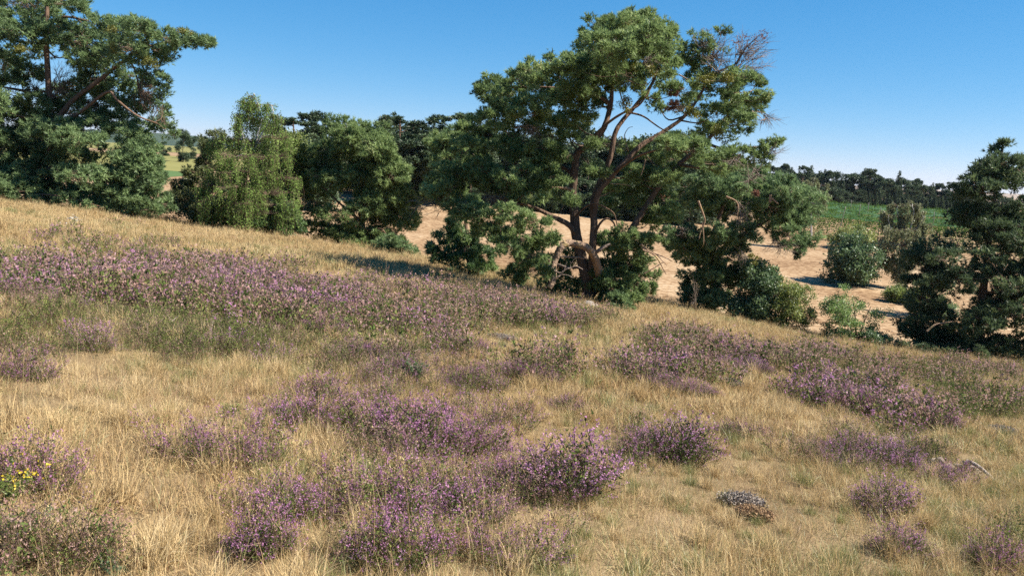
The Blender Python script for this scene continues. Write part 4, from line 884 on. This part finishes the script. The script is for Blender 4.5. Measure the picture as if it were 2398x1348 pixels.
def heather_bush(label, px, py, rx, ry, flower='heather_flower', dens=1150, hmul=1.0, ffrac=.8, kind='heather_bush', lean=.9, group='heather bushes on the dry grass'):
    g = hit(px, py + ry * .45); D = g[1]; s = D / FPX
    a = rx * s; h = float(np.clip(ry * s * 1.6, .24, .38)) * hmul; b = max(a * .5, .8 * ry * s)
    root = empty(kind, (g[0], g[1], float(ground_z(g[0], g[1])))); tag(root, label, 'heather', group)
    n = int(min(2300, max(180, dens * a * b * math.pi)))
    P, d, H = sprig_geo(n, a, b, h, lean=lean)
    P[:, 2] = ground_z(P[:, 0] + g[0], P[:, 1] + g[1]); P[:, 0] += g[0]; P[:, 1] += g[1]
    (Tf, Ff), (Tl, Fl), (Ts, Fs) = SPRIG
    fb, lb, sb = MB(), MB(), MB()
    keep = rng.random(n) < ffrac
    br = .5 + .25 * (fbm(P[:, 0] * 3, P[:, 1] * 3, 2) - .5) * 2 + rng.normal(size=n) * .12
    stamp(fb, Tf, Ff, P[keep], d[keep], H[keep], np.clip(br[keep], 0, 1))
    stamp(lb, Tl, Fl, P, d, H, np.clip(.45 + rng.normal(size=n) * .18, 0, 1)); stamp(sb, Ts, Fs, P, d, H, .5)
    sb.build('stems', M['heather_stem'], root); lb.build('foliage', M['heather_leaf'], root); fb.build('flowers', M[flower], root)
    STATS.append(('heather', fb.tris() + lb.tris() + sb.tris())); FOOT.append((g[0], g[1], a, b)); return root
FOOT = []
for a in [
    ('large full purple heather bush standing alone, dark green at its foot', 1560, 1050, 105, 70),
    ('small upright purple heather bush behind the large lone one', 1730, 1012, 60, 34),
    ('brightest magenta heather bush, low and wide above a bare straw patch', 500, 1060, 135, 62),
    ('lilac heather bush at the left edge beside the yellow flowers', 80, 1120, 125, 66),
    ('rounded pinkish heather bush at the left end of the long clump', 690, 980, 85, 45),
    ('dark green heather bush with pale tips in the middle of the long clump', 850, 1000, 110, 66),
    ('broad dark heather bush at the right of the long clump', 1010, 1020, 120, 74),
    ('heather bush closing the right end of the long clump', 1120, 1040, 70, 60),
    ('low violet heather bush on top of the long clump', 745, 925, 65, 24),
    ('tall leggy heather bush with a dark hollow at its side', 1300, 1120, 110, 88),
    ('pale pink heather bush left of the dark hollow', 1110, 1190, 95, 58),
    ('pink heather bush in the middle of the lower clump', 930, 1190, 110, 54),
    ('lilac heather bush at the left of the lower clump', 690, 1195, 105, 56),
    ('small single heather bush with few purple spikes at the straw edge', 622, 1290, 48, 44),
    ('wide pinkish heather bush cut by the bottom edge, left of two', 930, 1300, 120, 50),
    ('dense pink heather bush cut by the bottom edge, right of two', 1180, 1300, 140, 52),
    ('dull dark purple low thyme-like bush in the bottom left corner', 150, 1310, 160, 36, 'heather_faded'),
    ('green heather bush with scattered spikes on the right slope', 2030, 1065, 125, 44),
    ('small reddish heather bush among tall straw', 2060, 1180, 52, 52),
    ('low heather bush growing round the weathered stump', 2215, 1128, 56, 30),
    ('vivid pink heather bush below the green slope', 2165, 985, 80, 36),
    ('long purple heather bush above the vivid pink one', 1990, 945, 95, 36),
    ('elongated heather bush on the rise above the large lone bush', 1590, 905, 100, 32),
    ('heather bush at the left end of the rise, green below', 1490, 875, 60, 26),
    ('sparse heather bush in the bottom right corner', 2340, 1325, 70, 30),
    ('thin grassy heather bush near the bottom right', 2110, 1290, 80, 30),
    ('lilac heather bush in the straw right of the middle band', 1240, 878, 80, 26),
    ('heather bush in the middle band beside green tufts', 1110, 895, 90, 30),
    ('dark heather bush under pale grass in the middle band', 850, 835, 80, 26),
    ('pink tipped heather bush high in the middle band', 760, 770, 70, 26),
    ('violet heather bush right of the tallest straw stems', 1070, 805, 80, 26),
    ('violet heather bush among moss at the left of the carpet', 215, 810, 60, 26),
    ('pale violet heather bush left of the small pine seedling', 60, 880, 70, 30),
    ('small faint heather tuft in open straw', 1330, 955, 46, 22),
    ('heather bush on the far right slope by dry grass', 1740, 860, 80, 22),
    ('low heather bush under the right-hand shrubs', 1600, 835, 80, 18),
]:
    heather_bush(*a[:5], flower=a[5] if len(a) > 5 else 'heather_flower', ffrac=.55 if 'green' in a[0] else .8, hmul=1.08 if 'leggy' in a[0] else 1.)
# ------------------------------------------------------------------ scattering of uncountable cover
LIB = bpy.data.collections.new('cover_sources')
def scatter(name, pts, scale, idx, coll, label, cat, tilt=.12, kind='stuff', rot=None):
    n = len(pts); me = bpy.data.meshes.new(name); me.vertices.add(n); me.vertices.foreach_set('co', np.asarray(pts, np.float32).ravel())
    if rot is None: rot = np.stack([rng.normal(size=n) * tilt, rng.normal(size=n) * tilt, rng.random(n) * 6.28], -1)
    rot = np.asarray(rot, np.float32)
    at = me.attributes.new('rot', 'FLOAT_VECTOR', 'POINT'); at.data.foreach_set('vector', rot.ravel())
    at = me.attributes.new('scl', 'FLOAT', 'POINT'); at.data.foreach_set('value', np.asarray(scale, np.float32))
    at = me.attributes.new('idx', 'INT', 'POINT'); at.data.foreach_set('value', np.asarray(idx, np.int32))
    o = mesh_obj(name, me); tag(o, label, cat, kind=kind)
    ng = bpy.data.node_groups.new(name, 'GeometryNodeTree')
    ng.interface.new_socket('Geometry', in_out='INPUT', socket_type='NodeSocketGeometry'); ng.interface.new_socket('Geometry', in_out='OUTPUT', socket_type='NodeSocketGeometry')
    N, L = ng.nodes, ng.links; gi = N.new('NodeGroupInput'); go = N.new('NodeGroupOutput')
    ip = N.new('GeometryNodeInstanceOnPoints'); ci = N.new('GeometryNodeCollectionInfo')
    ci.inputs['Collection'].default_value = coll; ci.inputs['Separate Children'].default_value = True; ci.inputs['Reset Children'].default_value = True
    def attr(nm, ty):
        a = N.new('GeometryNodeInputNamedAttribute'); a.data_type = ty; a.inputs['Name'].default_value = nm; return a.outputs['Attribute']
    L.new(gi.outputs[0], ip.inputs['Points']); L.new(ci.outputs[0], ip.inputs['Instance']); ip.inputs['Pick Instance'].default_value = True
    L.new(attr('idx', 'INT'), ip.inputs['Instance Index']); L.new(attr('rot', 'FLOAT_VECTOR'), ip.inputs['Rotation']); L.new(attr('scl', 'FLOAT'), ip.inputs['Scale'])
    L.new(ip.outputs[0], go.inputs[0])
    md = o.modifiers.new('scatter', 'NODES'); md.node_group = ng
    return o
def source(coll, nm, me):
    o = bpy.data.objects.new(nm, me); coll.objects.link(o); return o
def blades(mb, n, spread, lmin, lmax, wd, lean, curl, segs=2, tint=(.5, .2), up=1.0, base=None):
    th = rng.random(n) * 6.28; r = spread * np.sqrt(rng.random(n))
    B = np.stack([r * np.cos(th), r * np.sin(th), np.full(n, -.02)], -1) if base is None else base
    az = rng.random(n) * 6.28; ln = np.abs(rng.normal(size=n)) * lean; L = rng.uniform(lmin, lmax, n)
    h = np.stack([np.cos(az), np.sin(az), np.zeros(n)], -1); z = np.array([0, 0, 1.])
    side = np.stack([-np.sin(az), np.cos(az), np.zeros(n)], -1) * np.cos(rng.random(n) * 3)[:, None]; side = unit(side + rng.normal(size=(n, 3)) * .3) * wd / 2
    cl = np.abs(rng.normal(size=n)) * curl; P = [B]; a = ln.copy()
    for s in range(segs + 1):
        d = h * np.sin(a)[:, None] + z * np.cos(a)[:, None]; P.append(P[-1] + d * (L / (segs + 1))[:, None]); a = np.minimum(a + cl / (segs + 1) * 1.6, 2.0)
    V = []
    for s in range(segs + 1): V += [P[s] - side * (1 - .25 * s), P[s] + side * (1 - .25 * s)]
    V.append(P[-1]); V = np.stack(V, 1); V[..., 2] = np.maximum(V[..., 2], -.02); m = V.shape[1]; f = []
    for s in range(segs): f += [[2 * s, 2 * s + 1, 2 * s + 3], [2 * s, 2 * s + 3, 2 * s + 2]]
    f.append([2 * segs, 2 * segs + 1, 2 * segs + 2]); f = np.array(f)
    mb.add(V.reshape(-1, 3), F3=(f[None] + (np.arange(n) * m)[:, None, None]).reshape(-1, 3), tint=np.repeat(np.clip(tint[0] + rng.normal(size=n) * tint[1], 0, 1), m))
    return P[-1], unit(P[-1] - P[-2])
def clump(nm, coll, mat, spec, heads=None):
    mb = MB()
    for s in spec:
        tip, td = blades(mb, **s)
        if heads:
            k = heads[0]; t = rng.random((len(tip), k, 1)); p = (tip[:, None] - td[:, None] * t * heads[1] + rng.normal(size=(len(tip), k, 3)) * heads[2]).reshape(-1, 3)
            stamp(mb, LEAF1 * [.4, .4, 1], LEAF1_F, p, np.repeat(td, k, 0) + rng.normal(size=p.shape) * .4, heads[3] * rng.uniform(.6, 1.3, len(p)), np.clip(.6 + rng.normal(size=len(p)) * .15, 0, 1))
    return source(coll, nm, mb.mesh(nm, M[mat]))
def coll(nm): c = bpy.data.collections.new(nm); return c
# near clumps (fine) and far clumps (coarser blades)
CG = coll('straw_sources')
def straw_disc(nm, R_, n, wd, sl, w, segs):
    """a round patch of matted grass: w = shares of (flopped straw, upright tussock, rusty, green)"""
    mb = MB(); mats = ['straw', 'rustgrass', 'greengrass']; counts = []
    def pts(k, tuss):
        th = rng.random(k) * 6.28; r = R_ * np.sqrt(rng.random(k)); p = np.stack([r * np.cos(th), r * np.sin(th), np.full(k, -.03)], -1)
        if tuss:
            m = max(3, int(7 * R_ * R_)); c = np.stack([rng.normal(size=m) * R_ * .5, rng.normal(size=m) * R_ * .5, np.full(m, -.03)], -1); p = c[rng.integers(0, m, k)] + rng.normal(size=(k, 3)) * [.05 * sl, .05 * sl, 0]
        return p
    for mi, specs in ((0, ((w[0] * .62, .07, .24, .75, .8, .52, False), (w[0] * .38, .06, .22, 1.35, .3, .62, False), (w[1], .14, .36, .40, .7, .66, True))), (1, ((w[2], .06, .2, 1.0, .7, .5, False),)), (2, ((w[3] * .5, .08, .24, .6, .7, .5, False), (w[3] * .5, .10, .26, .5, .7, .6, True)))):
        c0 = sum(len(f) for f in mb.F3)
        for sh, l0, l1, lean, curl, tn, tuss in specs:
            k = int(n * sh)
            if k > 2: blades(mb, k, 0, l0 * sl, l1 * sl, wd, lean, curl, segs, (tn, .2), base=pts(k, tuss))
        counts.append(sum(len(f) for f in mb.F3) - c0)
    me = mb.mesh(nm, M[mats[0]]); me.materials.append(M[mats[1]]); me.materials.append(M[mats[2]])
    me.polygons.foreach_set('material_index', np.repeat([0, 1, 2], counts).astype(np.int32)); source(CG, nm, me)
MIX = [(.72, .14, .10, .04), (.55, .30, .10, .05), (.38, .12, .42, .08), (.38, .16, .08, .38)]
for z, (R_, n, wd, sl, segs) in enumerate(((.6, 3200, .0034, .78, 2), (.95, 3400, .006, .9, 1), (1.4, 3200, .0115, 1.05, 1))):
    for i, m_ in enumerate(MIX):
        for v in range(2): straw_disc('%s%d%d' % ('abc'[z], i, v), R_, n, wd, sl, m_, segs)
# order by name: zone * 8 + mix * 2 + variant
CT = coll('stem_sources')
for i in range(4): clump('a%d' % i, CT, 'straw', [dict(n=7, spread=.10, lmin=.32, lmax=.66, wd=.0034, lean=.22, curl=.35, segs=3, tint=(.6, .15))], (9, .13, .006, .013))
for i in range(2): clump('b%d' % i, CT, 'straw', [dict(n=2, spread=.05, lmin=.45, lmax=.8, wd=.004, lean=.6, curl=.15, segs=2, tint=(.75, .12))])
for i in range(3): clump('c%d' % i, CT, 'straw', [dict(n=12, spread=.25, lmin=.3, lmax=.62, wd=.007, lean=.22, curl=.35, segs=2, tint=(.62, .15))], (6, .12, .01, .035))
CH = coll('heather_sources')
def hclump(nm, flower, n, ff, lo, h=.24, R=.2):
    (Tf, Ff), (Tl, Fl), (Ts, Fs) = SPRIG_LO if lo else SPRIG
    P, d, H = sprig_geo(n, R, R, h, lean=.5); fb = MB(); keep = rng.random(n) < ff
    nf = int(keep.sum()) * len(Ff)
    stamp(fb, Tf, Ff, P[keep], d[keep], H[keep], np.clip(.5 + rng.normal(size=keep.sum()) * .2, 0, 1)); stamp(fb, Tl, Fl, P, d, H, np.clip(.45 + rng.normal(size=n) * .2, 0, 1)); stamp(fb, Ts, Fs, P, d, H, .5)
    me = fb.mesh(nm, M[flower]); me.materials.append(M['heather_leaf']); me.materials.append(M['heather_stem'])
    mi = np.zeros(len(me.polygons), np.int32); mi[nf:nf + n * len(Fl)] = 1; mi[nf + n * len(Fl):] = 2; me.polygons.foreach_set('material_index', mi); source(CH, nm, me)
for i in range(3): hclump('a%d' % i, 'heather_flower', 34, .85, False)
for i in range(2): hclump('b%d' % i, 'heather_faded', 34, .8, False)
for i in range(2): hclump('c%d' % i, 'heather_leaf', 40, .3, False, .2)
for i in range(3): hclump('d%d' % i, 'heather_dusty' if i else 'heather_flower', 30, .85, True, .26, .24)
for i in range(2): hclump('e%d' % i, 'heather_faded', 30, .85, True, .26, .24)
for i in range(2): hclump('f%d' % i, 'heather_leaf', 36, .3, True, .2, .24)
# heather patches as they lie in the photograph: (px, py, rx, ry, strength, kind) kind 0 purple 1 faded 2 green
PATCH = [(120,690,200,46,1,.2),(420,690,230,52,1,.3),(700,705,240,52,1,.3),(950,730,200,46,1,.5),(180,800,260,44,.9,1.5),(480,815,200,44,.8,1.3),(330,740,240,34,.7,1.1),(780,790,180,30,.8,.6),(1110,730,200,34,.9,.9),
         (1290,755,150,22,.9,1.2),(1000,800,150,34,.8,.4),(900,850,160,34,.9,.6),(1030,895,190,32,.9,.5),(1200,880,150,24,.8,.3),(720,840,150,26,.5,1),(600,760,200,40,.8,.7),
         (300,590,140,14,.8,.6),(130,565,90,9,.8,.5),(310,540,70,6,.6,1),(130,520,70,4,.5,1),(60,610,100,16,.5,1.4),(180,620,160,20,.7,.3),(450,640,260,20,.7,.6),(640,600,60,4,.3,1),(850,640,60,5,.2,1),
         (1580,890,130,26,.7,.3),(1600,838,110,18,.7,.5),(1760,855,110,22,.7,.7),(1990,935,130,34,.8,.4),(2150,985,110,32,.7,.5),(1900,850,180,22,.5,1),(2150,880,260,30,.45,1.1),(2300,950,150,36,.9,1.7),(1560,800,120,14,.5,.8),(1300,800,140,14,.5,1.6),
         (860,980,220,60,.5,.6),(1000,1020,220,70,.5,.6),(1280,1120,130,80,.5,.4),(900,1190,330,60,.5,.4),(1050,1300,330,60,.8,.4),(90,1110,150,60,.5,.6),(480,1070,180,60,.3,.3),(2040,1075,150,40,.5,.7),(1560,1060,110,60,.3,.3),(150,1320,220,50,.7,1.2),(2230,1310,220,50,.35,.9),(20,860,90,30,.6,.5),(1450,840,60,14,.3,1.6)]
PATCH = np.array(PATCH)
def heather_mask(x, y, z):
    u, v = proj(np.stack([x, y, z], -1))
    wob = 46 * (fbm(x * .9, y * .9, 2) - .5) * 2; wv = 14 * (fbm(x * .8 + 9, y * .8 + 3, 2) - .5) * 2
    m = np.zeros(len(x)); kd = np.zeros(len(x)); sw = np.full(len(x), 1e-6)
    for c in PATCH:
        q = ((u + wob - c[0]) / c[2]) ** 2 + ((v + wv - c[1]) / c[3]) ** 2
        g = np.clip(1.5 - q, 0, 1) * c[4]; m = np.maximum(m, g); kd += g * c[5]; sw += g
    top = np.interp(u, [0, 500, 930, 1230, 1560, 1900, 2398], [602, 632, 682, 716, 775, 822, 862]); m = m * np.where(v + wv * .5 < top, .22, 1)
    out = (u < -60) | (u > 2460); m = np.where(out, np.maximum(m, np.clip((fbm(x * .2, y * .2, 3) - .52) * 6, 0, .9)), m)
    return m, kd / sw
def spread(dens, ymin, ymax, wide=1.0, x=None):
    """random ground points in the wedge the camera could see"""
    n = int(dens * (.80 * (ymax ** 2 - ymin ** 2) + 6 * (ymax - ymin)) * wide)
    y = np.sqrt(rng.uniform(ymin ** 2, ymax ** 2, n)); x = rng.uniform(-1, 1, n) * (.80 * y + 3)
    k = y < edge_y(x) + 4; x, y = x[k], y[k]
    return x, y, ground_z(x, y)
def pick(opts, w, n): return rng.choice(opts, size=n, p=np.array(w) / sum(w))
def cover():
    gp, gs, gi, gr = [], [], [], []
    for z_, (ymin, ymax, step) in enumerate(((1.2, 9, .64), (9, 22, 1.12), (22, 52, 1.7))):
        ys = np.arange(ymin, ymax, step * .87); P = []
        for q, yy in enumerate(ys):
            xs = np.arange(-(.80 * yy + 3.5), .80 * yy + 3.5, step) + (q % 2) * step / 2; P.append(np.stack([xs, np.full_like(xs, yy)], -1))
        P = np.concatenate(P); P = P + rng.uniform(-.3, .3, P.shape) * step; x, y = P[:, 0], P[:, 1]; k = y < edge_y(x) + 3; x, y = x[k], y[k]; n = len(x); z = ground_z(x, y)
        hm, kd = heather_mask(x, y, z); g = fbm(x * .33 + 5, y * .33 + 60, 3) + hm * .12; rst = fbm(x * .45 + 90, y * .45, 2) + hm * .06
        mix = np.where(rng.random(n) < .55, 0, 1); mix = np.where(rst + rng.normal(size=n) * .05 > .53, 2, mix); mix = np.where(g + rng.normal(size=n) * .05 > .56, 3, mix)
        u, v = proj(np.stack([x, y, z], -1)); bare = ((u - 420) / 230) ** 2 + ((v - 1265) / 95) ** 2 < 1; mix = np.where(bare, np.where(rng.random(n) < .6, 0, 2), mix)
        e = .25; nx = -(ground_z(x + e, y) - ground_z(x - e, y)) / (2 * e); ny = -(heath_z(x, y + e) - heath_z(x, y - e)) / (2 * e)
        Rm = frames(np.stack([nx, ny, np.ones(n)], -1)); eu = np.stack([np.arctan2(Rm[:, 2, 1], Rm[:, 2, 2]), -np.arcsin(np.clip(Rm[:, 2, 0], -1, 1)), np.arctan2(Rm[:, 1, 0], Rm[:, 0, 0])], -1)
        gp.append(np.stack([x, y, z], -1)); gs.append(rng.uniform(.9, 1.15, n) * (1 - .25 * np.clip(hm, 0, 1)) * np.where(bare, .72, 1) * np.where(fbm(x * .55 + 71, y * .55 + 13, 2) > .56, .68, 1.05)); gi.append(z_ * 8 + mix * 2 + rng.integers(0, 2, n)); gr.append(eu)
    scatter('dry_grass', np.concatenate(gp), np.concatenate(gs), np.concatenate(gi), CG, 'matted pale dry grass covering the slope', 'grass', rot=np.concatenate(gr))
    tp, ts, ti = [], [], []
    for ymin, ymax, dens in ((2.2, 14, 5.5), (14, 50, 3.8)):
        x, y, z = spread(dens, ymin, ymax); n = len(x); cl = fbm(x * .5 + 12, y * .5 + 7, 3); e = np.clip((y - edge_y(x) + 9) / 9, 0, 1)
        keep = rng.random(n) < np.clip((cl - .42) * 4, .08, 1) * .8 + .5 * e; x, y, z = x[keep], y[keep], z[keep]; n = len(x)
        tp.append(np.stack([x, y, z - .01], -1)); ts.append(rng.uniform(.6, 1.05, n)); ti.append(pick([0, 1, 2, 3, 4, 5], [2, 2, 2, 2, .5, .5], n) if ymax <= 14 else pick([6, 7, 8], [1, 1, 1], n))
    for fx, fy, fa, fb in FOOT:
        n = int(min(26, 7 + 9 * fa * fb)); th = rng.random(n) * 6.28; r = np.sqrt(rng.random(n)) * 1.1; x = fx + fa * r * np.cos(th); y = fy + fb * r * np.sin(th)
        tp.append(np.stack([x, y, ground_z(x, y) - .01], -1)); ts.append(rng.uniform(.75, 1.1, n)); ti.append(rng.integers(0, 4, n))
    scatter('tall_grass', np.concatenate(tp), np.concatenate(ts), np.concatenate(ti), CT, 'tall thin straw stems with seed heads standing over the heath', 'grass', .08)
    hp, hs, hi = [], [], []
    for ymin, ymax, dens in ((1.8, 10, 48), (10, 22, 38), (22, 48, 26)):
        x, y, z = spread(dens, ymin, ymax); n = len(x); hm, kd = heather_mask(x, y, z)
        brk = fbm(x * 1.3 + 4, y * 1.3 + 8, 2)
        keep = (rng.random(n) < hm * np.clip((brk - .40) * 4, .06, .74)) & (y < edge_y(x) - 1.5); x, y, z, kd = x[keep], y[keep], z[keep], kd[keep]; n = len(x)
        kd = kd + (.2 if ymax <= 10 else .3) + rng.normal(size=n) * .42 + (fbm(x * .6 + 50, y * .6, 2) - .5) * 1.6; near = ymax <= 10
        i0 = pick([0, 1, 2], [1, 1, 1], n) if near else pick([7, 8, 9], [1, 1, 1], n); i1 = pick([3, 4], [1, 1], n) if near else pick([10, 11], [1, 1], n); i2 = pick([5, 6], [1, 1], n) if near else pick([12, 13], [1, 1], n)
        i = np.where(kd < .62, i0, np.where(kd < 1.25, i1, i2))
        hp.append(np.stack([x, y, z - .01], -1)); hs.append(rng.uniform(.8, 1.5, n) * (1.0 if near else 1.2)); hi.append(i)
    scatter('heather_carpet', np.concatenate(hp), np.concatenate(hs), np.concatenate(hi), CH, 'carpet of flowering heather across the middle of the slope', 'heather', .1)
    print('COVER', sum(map(len, gp)), sum(map(len, tp)), sum(map(len, hp)))
cover()
# ------------------------------------------------------------------ small things on the heath
def stone(px, py, r, label):
    g = hit(px, py); n1, n2 = 9, 6; th = np.arange(n1) / n1 * 6.283; V = []
    root_p = np.array([g[0], g[1], float(ground_z(g[0], g[1]))])
    for j in range(n2 + 1):
        ph = j / n2 * np.pi; V += [[r * np.sin(ph) * np.cos(t) * rng.uniform(.8, 1.15), r * .8 * np.sin(ph) * np.sin(t) * rng.uniform(.8, 1.15), r * .62 * np.cos(ph) + r * .45] for t in th]
    V = np.array(V); F = [[j * n1 + i, (j + 1) * n1 + i, (j + 1) * n1 + (i + 1) % n1, j * n1 + (i + 1) % n1] for j in range(n2) for i in range(n1)]
    mb = MB(); mb.add(V, F4=F, tint=.5); o = mesh_obj('stone', mb.mesh('stone', M['stone'], False)); o.location = root_p; tag(o, label, 'stone', 'stones at the gnarled pine')
stone(1355, 722, .17, 'pale stone, leftmost of three at the foot of the gnarled pine')
stone(1377, 723, .26, 'largest pinkish stone in the middle of three under the gnarled pine')
stone(1392, 722, .16, 'small white stone, rightmost of three under the gnarled pine')
def stump():
    g = hit(2245, 1112); b = np.array([g[0], g[1], float(ground_z(g[0], g[1]))]); root = empty('weathered_stump', b); tag(root, 'broken weathered pale stump sticking out of heather', 'stump')
    s = g[1] / FPX; mb = MB()
    def slab(x, z, w_, h, t, lean, tint):
        n = 7; zz = np.linspace(0, 1, n); wd = w_ * (1 - .35 * zz) * rng.uniform(.75, 1.2, n); c = np.stack([x + lean * zz * h + rng.normal(size=n) * .012, rng.normal(size=n) * .015 + rng.uniform(-.06, .06), z + zz * h], -1)
        V = []
        for q in range(n):
            for (sx, sy) in ((-1, -1), (1, -1), (1, 1), (-1, 1)): V.append(c[q] + [sx * wd[q] / 2, sy * t / 2 * rng.uniform(.7, 1.3), rng.normal() * .012])
        F = [[q * 4 + a, q * 4 + (a + 1) % 4, (q + 1) * 4 + (a + 1) % 4, (q + 1) * 4 + a] for q in range(n - 1) for a in range(4)] + [[(n - 1) * 4, (n - 1) * 4 + 1, (n - 1) * 4 + 2, (n - 1) * 4 + 3]]
        mb.add(np.array(V) + b, F4=F, tint=tint)
    for x, z, w_, h, t, ln, ti in [(-.22,-.05,.12,.30,.09,-.2,.9),(-.13,-.05,.13,.25,.1,.0,.6),(-.05,-.05,.12,.20,.1,.15,.3),(.03,-.05,.13,.24,.1,-.1,.8),(.10,-.05,.14,.28,.09,.12,1.),(.16,-.05,.10,.20,.08,.3,.5),(-.17,.0,.08,.28,.05,-.35,.2),(.06,.05,.07,.22,.04,.1,.15),(.0,-.02,.32,.12,.16,0,.4)]:
        slab(x, z, w_ * 1.15, h * .62, t * 1.5, ln * .6, ti)
    mb.build('splintered_wood', M['greywood'], root)
    mb = MB(); P = [W(2262, 1078, g[1] - .05), W(2292, 1092, g[1] - .12), W(2345, 1138, g[1] - .28)]; tube(mb, P, .022, .016, 8, .08, tint=.9, cap=True)
    o = mb.build('stick', M['greywood'], None, True); tag(o, 'bleached straight stick lying against the weathered stump', 'stick')
stump()
def fine_plant(name, label, px, py, h, R, n, mat, cat, wd=.004, top=None, topn=0, tops=.02, lean=.4):
    g = hit(px, py); b = np.array([g[0], g[1], float(ground_z(g[0], g[1]))]); root = empty(name, b); tag(root, label, cat)
    mb = MB(); tip, td = blades(mb, n, R, h * .5, h, wd, lean, .4, 2, (.5, .2)); mb.V = [v + b for v in mb.V]
    p = np.repeat(tip, 10, 0) - np.repeat(td, 10, 0) * rng.random((n * 10, 1)) * h * .6 + b; stamp(mb, TUFT, TUFT_F, p, rng.normal(size=p.shape) + [0, 0, .6], h * .13 * rng.uniform(.6, 1.2, len(p)), np.clip(.5 + rng.normal(size=len(p)) * .2, 0, 1))
    mb.build('foliage', M[mat], root)
    if top:
        fb = MB(); k = rng.integers(0, n, topn); p = tip[k] + b + rng.normal(size=(topn, 3)) * [.05, .05, .02]; stamp(fb, LEAF, LEAF_F, p, rng.normal(size=p.shape) * .4 + [0, 0, 1], tops, rng.random(topn)); fb.build('flowers', M[top], root)
fine_plant('ragwort', 'yellow flowering ragwort cut by the left edge', -12, 1195, .26, .06, 16, 'leafy', 'flower', .004, 'yellow', 60, .026)
fine_plant('feathery_plant', 'blue-green feathery plant in the bottom left corner', 40, 1285, .2, .12, 34, 'teal', 'plant', .003)
fine_plant('feathery_plant', 'teal feathery sprig among dull heather near the bottom left', 275, 1345, .14, .06, 12, 'teal', 'plant', .003)
fine_plant('pine_seedling', 'tiny bright green pine seedling in the heather carpet', 110, 688, .45, .10, 22, 'young', 'seedling', .008, lean=.25)
fine_plant('pine_seedling', 'small green tuft in straw above the magenta heather', 545, 978, .16, .05, 14, 'greengrass', 'plant', .004, lean=.3)
fine_plant('pine_seedling', 'dark green seedling in the middle heather band', 970, 900, .34, .08, 26, 'oak', 'seedling', .006, lean=.3)
fine_plant('umbel', 'white flowering umbel in the far grass', 170, 538, .45, .12, 8, 'greengrass', 'flower', .01, 'white', 26, .09)
def patch(name, label, px, py, rx, ry, mat, h=.05, n=2600, sz=.02):
    g = hit(px, py); s = g[1] / FPX; a = rx * s; b = max(a * .7, ry * s * 2.2); th = rng.random(n) * 6.28; r = np.sqrt(rng.random(n)); x = g[0] + a * r * np.cos(th); y = g[1] + b * r * np.sin(th)
    base = np.array([g[0], g[1], float(ground_z(g[0], g[1]))]); root = empty(name, base); k = rng.random(n) < np.clip(1.4 - r + (fbm(x * 6, y * 6, 2) - .5) * 1.6, 0, 1); x, y, r = x[k], y[k], r[k]
    p = np.stack([x, y, ground_z(x, y) + h * (1 - r ** 2) + rng.random(len(x)) * h * .5 + .03], -1); mb = MB(); stamp(mb, LEAF, LEAF_F, p, rng.normal(size=p.shape) + [0, 0, 1], sz * 1.6, np.clip(.5 + rng.normal(size=len(p)) * .25, 0, 1)); mb.build('tufts', M[mat], root); tag(root, label, 'lichen' if mat == 'lichen' else 'moss')
patch('lichen_patch', 'grey-white lichen cushion in dry grass near the lower right', 1735, 1185, 55, 18, 'lichen', .03, 1500)
patch('moss_patch', 'rust brown moss cushion just below the grey lichen', 1765, 1215, 45, 14, 'moss', .02)
patch('moss_patch', 'small reddish moss mound in open straw', 1880, 1072, 34, 7, 'moss', .03, 1500)
patch('lichen_patch', 'grey lichen patch at the right edge under green heather', 2345, 1015, 40, 10, 'lichen', .05)
patch('lichen_patch', 'pale grey patch beside the elongated heather bush', 1710, 905, 34, 9, 'lichen', .05)
patch('lichen_patch', 'bare sandy-grey patch below the gnarled pine slope', 1180, 795, 40, 6, 'lichen', .03, 1500)
# ------------------------------------------------------------------ the air over the far country
def haze():
    x0, x1, y0, y1, z0, z1 = -6200, 6200, -2200, 9200, -175, 78
    V = [(x, y, z) for z in (z0, z1) for y in (y0, y1) for x in (x0, x1)]
    me = bpy.data.meshes.new('haze'); me.from_pydata(V, [], [(0, 2, 3, 1), (4, 5, 7, 6), (0, 1, 5, 4), (2, 6, 7, 3), (0, 4, 6, 2), (1, 3, 7, 5)]); me.update()
    m, N, L = mat_new('haze air'); v = N.new('ShaderNodeVolumePrincipled'); v.inputs['Color'].default_value = (.72, .82, .95, 1); v.inputs['Density'].default_value = HAZE; v.inputs['Anisotropy'].default_value = .3
    o = N.new('ShaderNodeOutputMaterial'); L.new(v.outputs[0], o.inputs['Volume']); me.materials.append(m)
    ob = mesh_obj('haze', me); tag(ob, 'thin bluish summer haze over the far country', 'haze', kind='stuff')
HAZE = 0.00005
haze()
